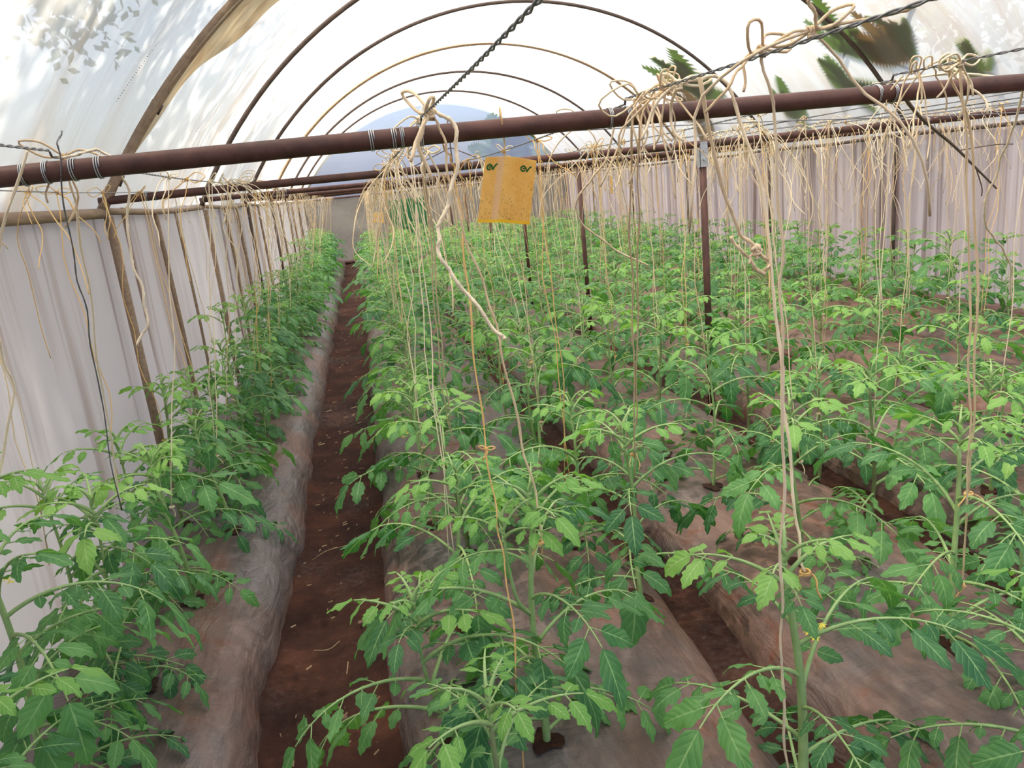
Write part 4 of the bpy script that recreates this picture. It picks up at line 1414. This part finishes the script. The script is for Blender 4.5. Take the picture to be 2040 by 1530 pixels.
def roof_branch(x, y, n, L, dirn, m, label, seed, spread=0.5):
    """a broken-off branch whose leaves lie pressed flat on the film"""
    th0 = math.asin((x - CX) / RAD)
    rg = np.random.default_rng(seed)

    def on(S, Yq, off):
        T = th0 + np.asarray(S) / RAD
        Yq = np.asarray(Yq) + y
        r = film_r(T, Yq) + off
        return np.stack([CX + r * np.sin(T), Yq, ZC + r * np.cos(T)], -1)
    o = on(0.0, 0.0, 0.03)
    e = empty('leafy_branch', tuple(o))
    d0 = np.array([math.cos(dirn), math.sin(dirn)])
    k = np.linspace(0, 1, 14)
    sp = np.stack([-d0[0] * spread * k + 0.04 * np.sin(k * 5), -d0[1] * spread * k + 0.04 * np.cos(k * 4)], 1)
    mb = MB(); tube(mb, on(sp[:, 0], sp[:, 1], 0.035) - o, np.linspace(0.006, 0.014, 14), 7)
    put('branch', mb.mesh('branch', M_BARK), e)
    mb = MB()
    for q in range(n):
        c = sp[min(q * 11 // n, 11)] + rg.normal(0, 0.03, 2)
        a = dirn + (1 if q % 2 else -1) * rg.uniform(0.1, 1.35)
        l = L * rg.uniform(0.7, 1.15)
        t = np.linspace(0, 1, 23)
        tip = np.arange(23) % 2 == 1
        w = 0.30 * np.sin(PI * np.clip(t * 0.92 + 0.06, 0, 1)) ** 0.6 * np.where(tip, 1.0, 0.45) * rg.uniform(0.8, 1.1)
        f = np.where(tip, 0.07, 0.0)
        bend = rg.uniform(-0.25, 0.25) * t ** 2
        lx = np.stack([(t + f) * l, t * l, (t + f) * l], 1)
        ly = np.stack([(-w + bend) * l, bend * l, (w + bend) * l], 1)
        S = c[0] + lx * math.cos(a) - ly * math.sin(a)
        Yq = c[1] + lx * math.sin(a) + ly * math.cos(a)
        P = on(S, Yq, 0.006 + 0.0022 * q) - o
        UV = np.stack(np.meshgrid(t, [-1, 0, 1], indexing='ij')[::-1], -1)
        grid(mb, P, UV)
    put('foliage', mb.mesh('foliage', m), e)
    tag(e, label, 'leafy branch', 'leafy branches lying on the roof film')


roof_branch(4.93, 7.55, 9, 0.52, -2.4, M_TREE, 'green lobed branch on the roof film under the upper right hoop', 1)
roof_branch(5.14, 7.05, 13, 0.48, 2.8, M_DRY, 'brown dried leaf cluster on the roof film at upper right', 2, 0.3)
roof_branch(5.02, 6.9, 5, 0.34, 1.2, M_TREE, 'small green spray above the brown leaf cluster on the roof', 3)
roof_branch(5.28, 7.95, 10, 0.46, -2.2, M_TREE, 'green lobed branch below the brown cluster on the roof film', 4)
roof_branch(4.95, 11.1, 9, 0.8, -2.5, M_TREE, 'green lobed branch right of the bows above the nearest pipe', 5)
roof_branch(5.25, 11.7, 9, 0.7, 2.2, M_DRY, 'olive leaf cluster low on the roof above the third pipe', 6)
roof_branch(5.36, 6.25, 9, 0.36, 2.7, M_TREE, 'green leaves on the roof film at the far right top', 7, 0.3)
roof_branch(5.42, 9.3, 8, 0.5, -2.0, M_TREE, 'small olive leaves on the roof film above the right wall rail', 8, 0.3)


def tree(x, y, h, r, n, ls, seed, label, lobed=False, zc=None, ry=None):
    rg = np.random.default_rng(seed)
    e = empty('tree', (x, y, 0))
    mb = MB()
    zc = zc or h * 0.72
    if x < 0:      # leans over the tunnel from the left
        tube(mb, catmull([(-3.4, 0.3, -0.1), (-3.0, 0.2, h * 0.3), (-1.9, 0.1, h * 0.58), (0, 0, h * 0.82)], 18), np.linspace(0.13, 0.03, 18), 9)
    else:
        tube(mb, catmull([(0, 0, -0.1), (0.1, 0.05, h * 0.3), (-0.05, 0.1, h * 0.6), (0, 0, h * 0.85)], 14), np.linspace(0.16, 0.05, 14), 9)
    tr = put('trunk', mb.mesh('trunk', M_BARK), e)
    mb = MB()
    for k in range(9):
        a = k * 2.4; z = h * ((0.62 if x < 0 else 0.35) + (0.02 if x < 0 else 0.05) * k)
        d = np.array([math.cos(a) * r * 0.8, math.sin(a) * (ry or r) * 0.8, h * 0.18])
        tube(mb, catmull([(0, 0, z), d * 0.5 + (0, 0, z), d + (0, 0, z)], 8), np.linspace(0.03, 0.008, 8), 6)
    put('bough', mb.mesh('bough', M_BARK), e)
    mb = MB()
    cl = rg.normal(0, 1, (26, 3)); cl /= np.linalg.norm(cl, axis=1)[:, None]
    cl *= rg.uniform(0.25, 1.0, (26, 1))
    for k in range(n):
        c = cl[rg.integers(26)] + rg.normal(0, 0.17, 3)
        p = np.array([c[0] * r, c[1] * (ry or r), zc + c[2] * h * 0.28])
        d = rg.normal(0, 1, 3); d[2] -= 0.3
        if lobed:
            lobed_leaf(mb, p, d, rg.normal(0, 1, 3) + (0, 0, 1), ls * rg.uniform(0.6, 1.2), rg)
        else:
            B = basis(d / np.linalg.norm(d), rg.normal(0, 1, 3) + np.array([0, 0, 0.6]))
            s = ls * rg.uniform(0.6, 1.3)
            V = np.array([[0, 0, 0], [0.5, 0.28, 0.03], [1, 0, 0], [0.5, -0.28, 0.03]]) * s
            mb.add(V @ B.T + p, [[0, 1, 2, 3]], [[0, 0], [1, .5], [0, 1], [-1, .5]])
    put('foliage', mb.mesh('foliage', M_TREE), e)
    tag(e, label, 'tree', 'trees outside the tunnel')


tree(-2.5, 4.4, 7.4, 2.1, 8000, 0.16, 1, 'leafy tree outside beside the near left wall, shading the roof', ry=2.4)
tree(-2.7, 9.2, 7.2, 1.9, 5500, 0.16, 2, 'leafy tree outside further along the left wall', ry=2.2)
tree(-2.5, 0.2, 7.4, 2.1, 7000, 0.16, 4, 'leafy tree outside at the front of the left wall', ry=2.0)
tree(8.3, 9.5, 5.4, 1.7, 2600, 0.2, 3, 'leafy tree outside behind the right wall', ry=2.5)
tree(5.2, 25.4, 4.4, 1.1, 90, 0.75, 5, 'tree with big lobed leaves seen through the bluish gable', True, zc=2.9)

# ------------------------------------------------------------------ light
w = bpy.data.worlds.new('sky')
sc.world = w
w.use_nodes = True
nt = w.node_tree
nt.nodes.clear()
sky = nt.nodes.new('ShaderNodeTexSky')
sky.sky_type = 'NISHITA'
sky.sun_disc = False
sky.sun_elevation = math.radians(68)
sky.sun_rotation = math.radians(-75)
sky.air_density = 1.0; sky.dust_density = 5.0; sky.ozone_density = 1.0
bg = nt.nodes.new('ShaderNodeBackground')
bg.inputs[1].default_value = 0.40
wo = nt.nodes.new('ShaderNodeOutputWorld')
nt.links.new(sky.outputs[0], bg.inputs[0])
nt.links.new(bg.outputs[0], wo.inputs[0])
sl = bpy.data.lights.new('sun', 'SUN')
sl.energy = 6.0
sl.angle = math.radians(1.5)
sl.color = (1.0, 0.94, 0.86)
so = bpy.data.objects.new('sun', sl)
COL.objects.link(so)
el, az = math.radians(68), math.radians(196)      # towards the sun: from the left, a little in front
dirv = Vector((math.cos(el) * math.cos(az), math.cos(el) * math.sin(az), math.sin(el)))
so.rotation_euler = dirv.to_track_quat('Z', 'Y').to_euler()
so.location = (-5, 2, 9)

sc.view_settings.view_transform = 'Standard'
sc.view_settings.look = 'None'
sc.view_settings.gamma = 1.0
sc.view_settings.exposure = 0.16
sc.view_settings.use_curve_mapping = False
try:
    c = sc.cycles
    c.max_bounces = 8; c.diffuse_bounces = 4; c.glossy_bounces = 2; c.transmission_bounces = 4; c.transparent_max_bounces = 10
    c.caustics_reflective = False; c.caustics_refractive = False
    c.use_denoising = True
except Exception:
    pass
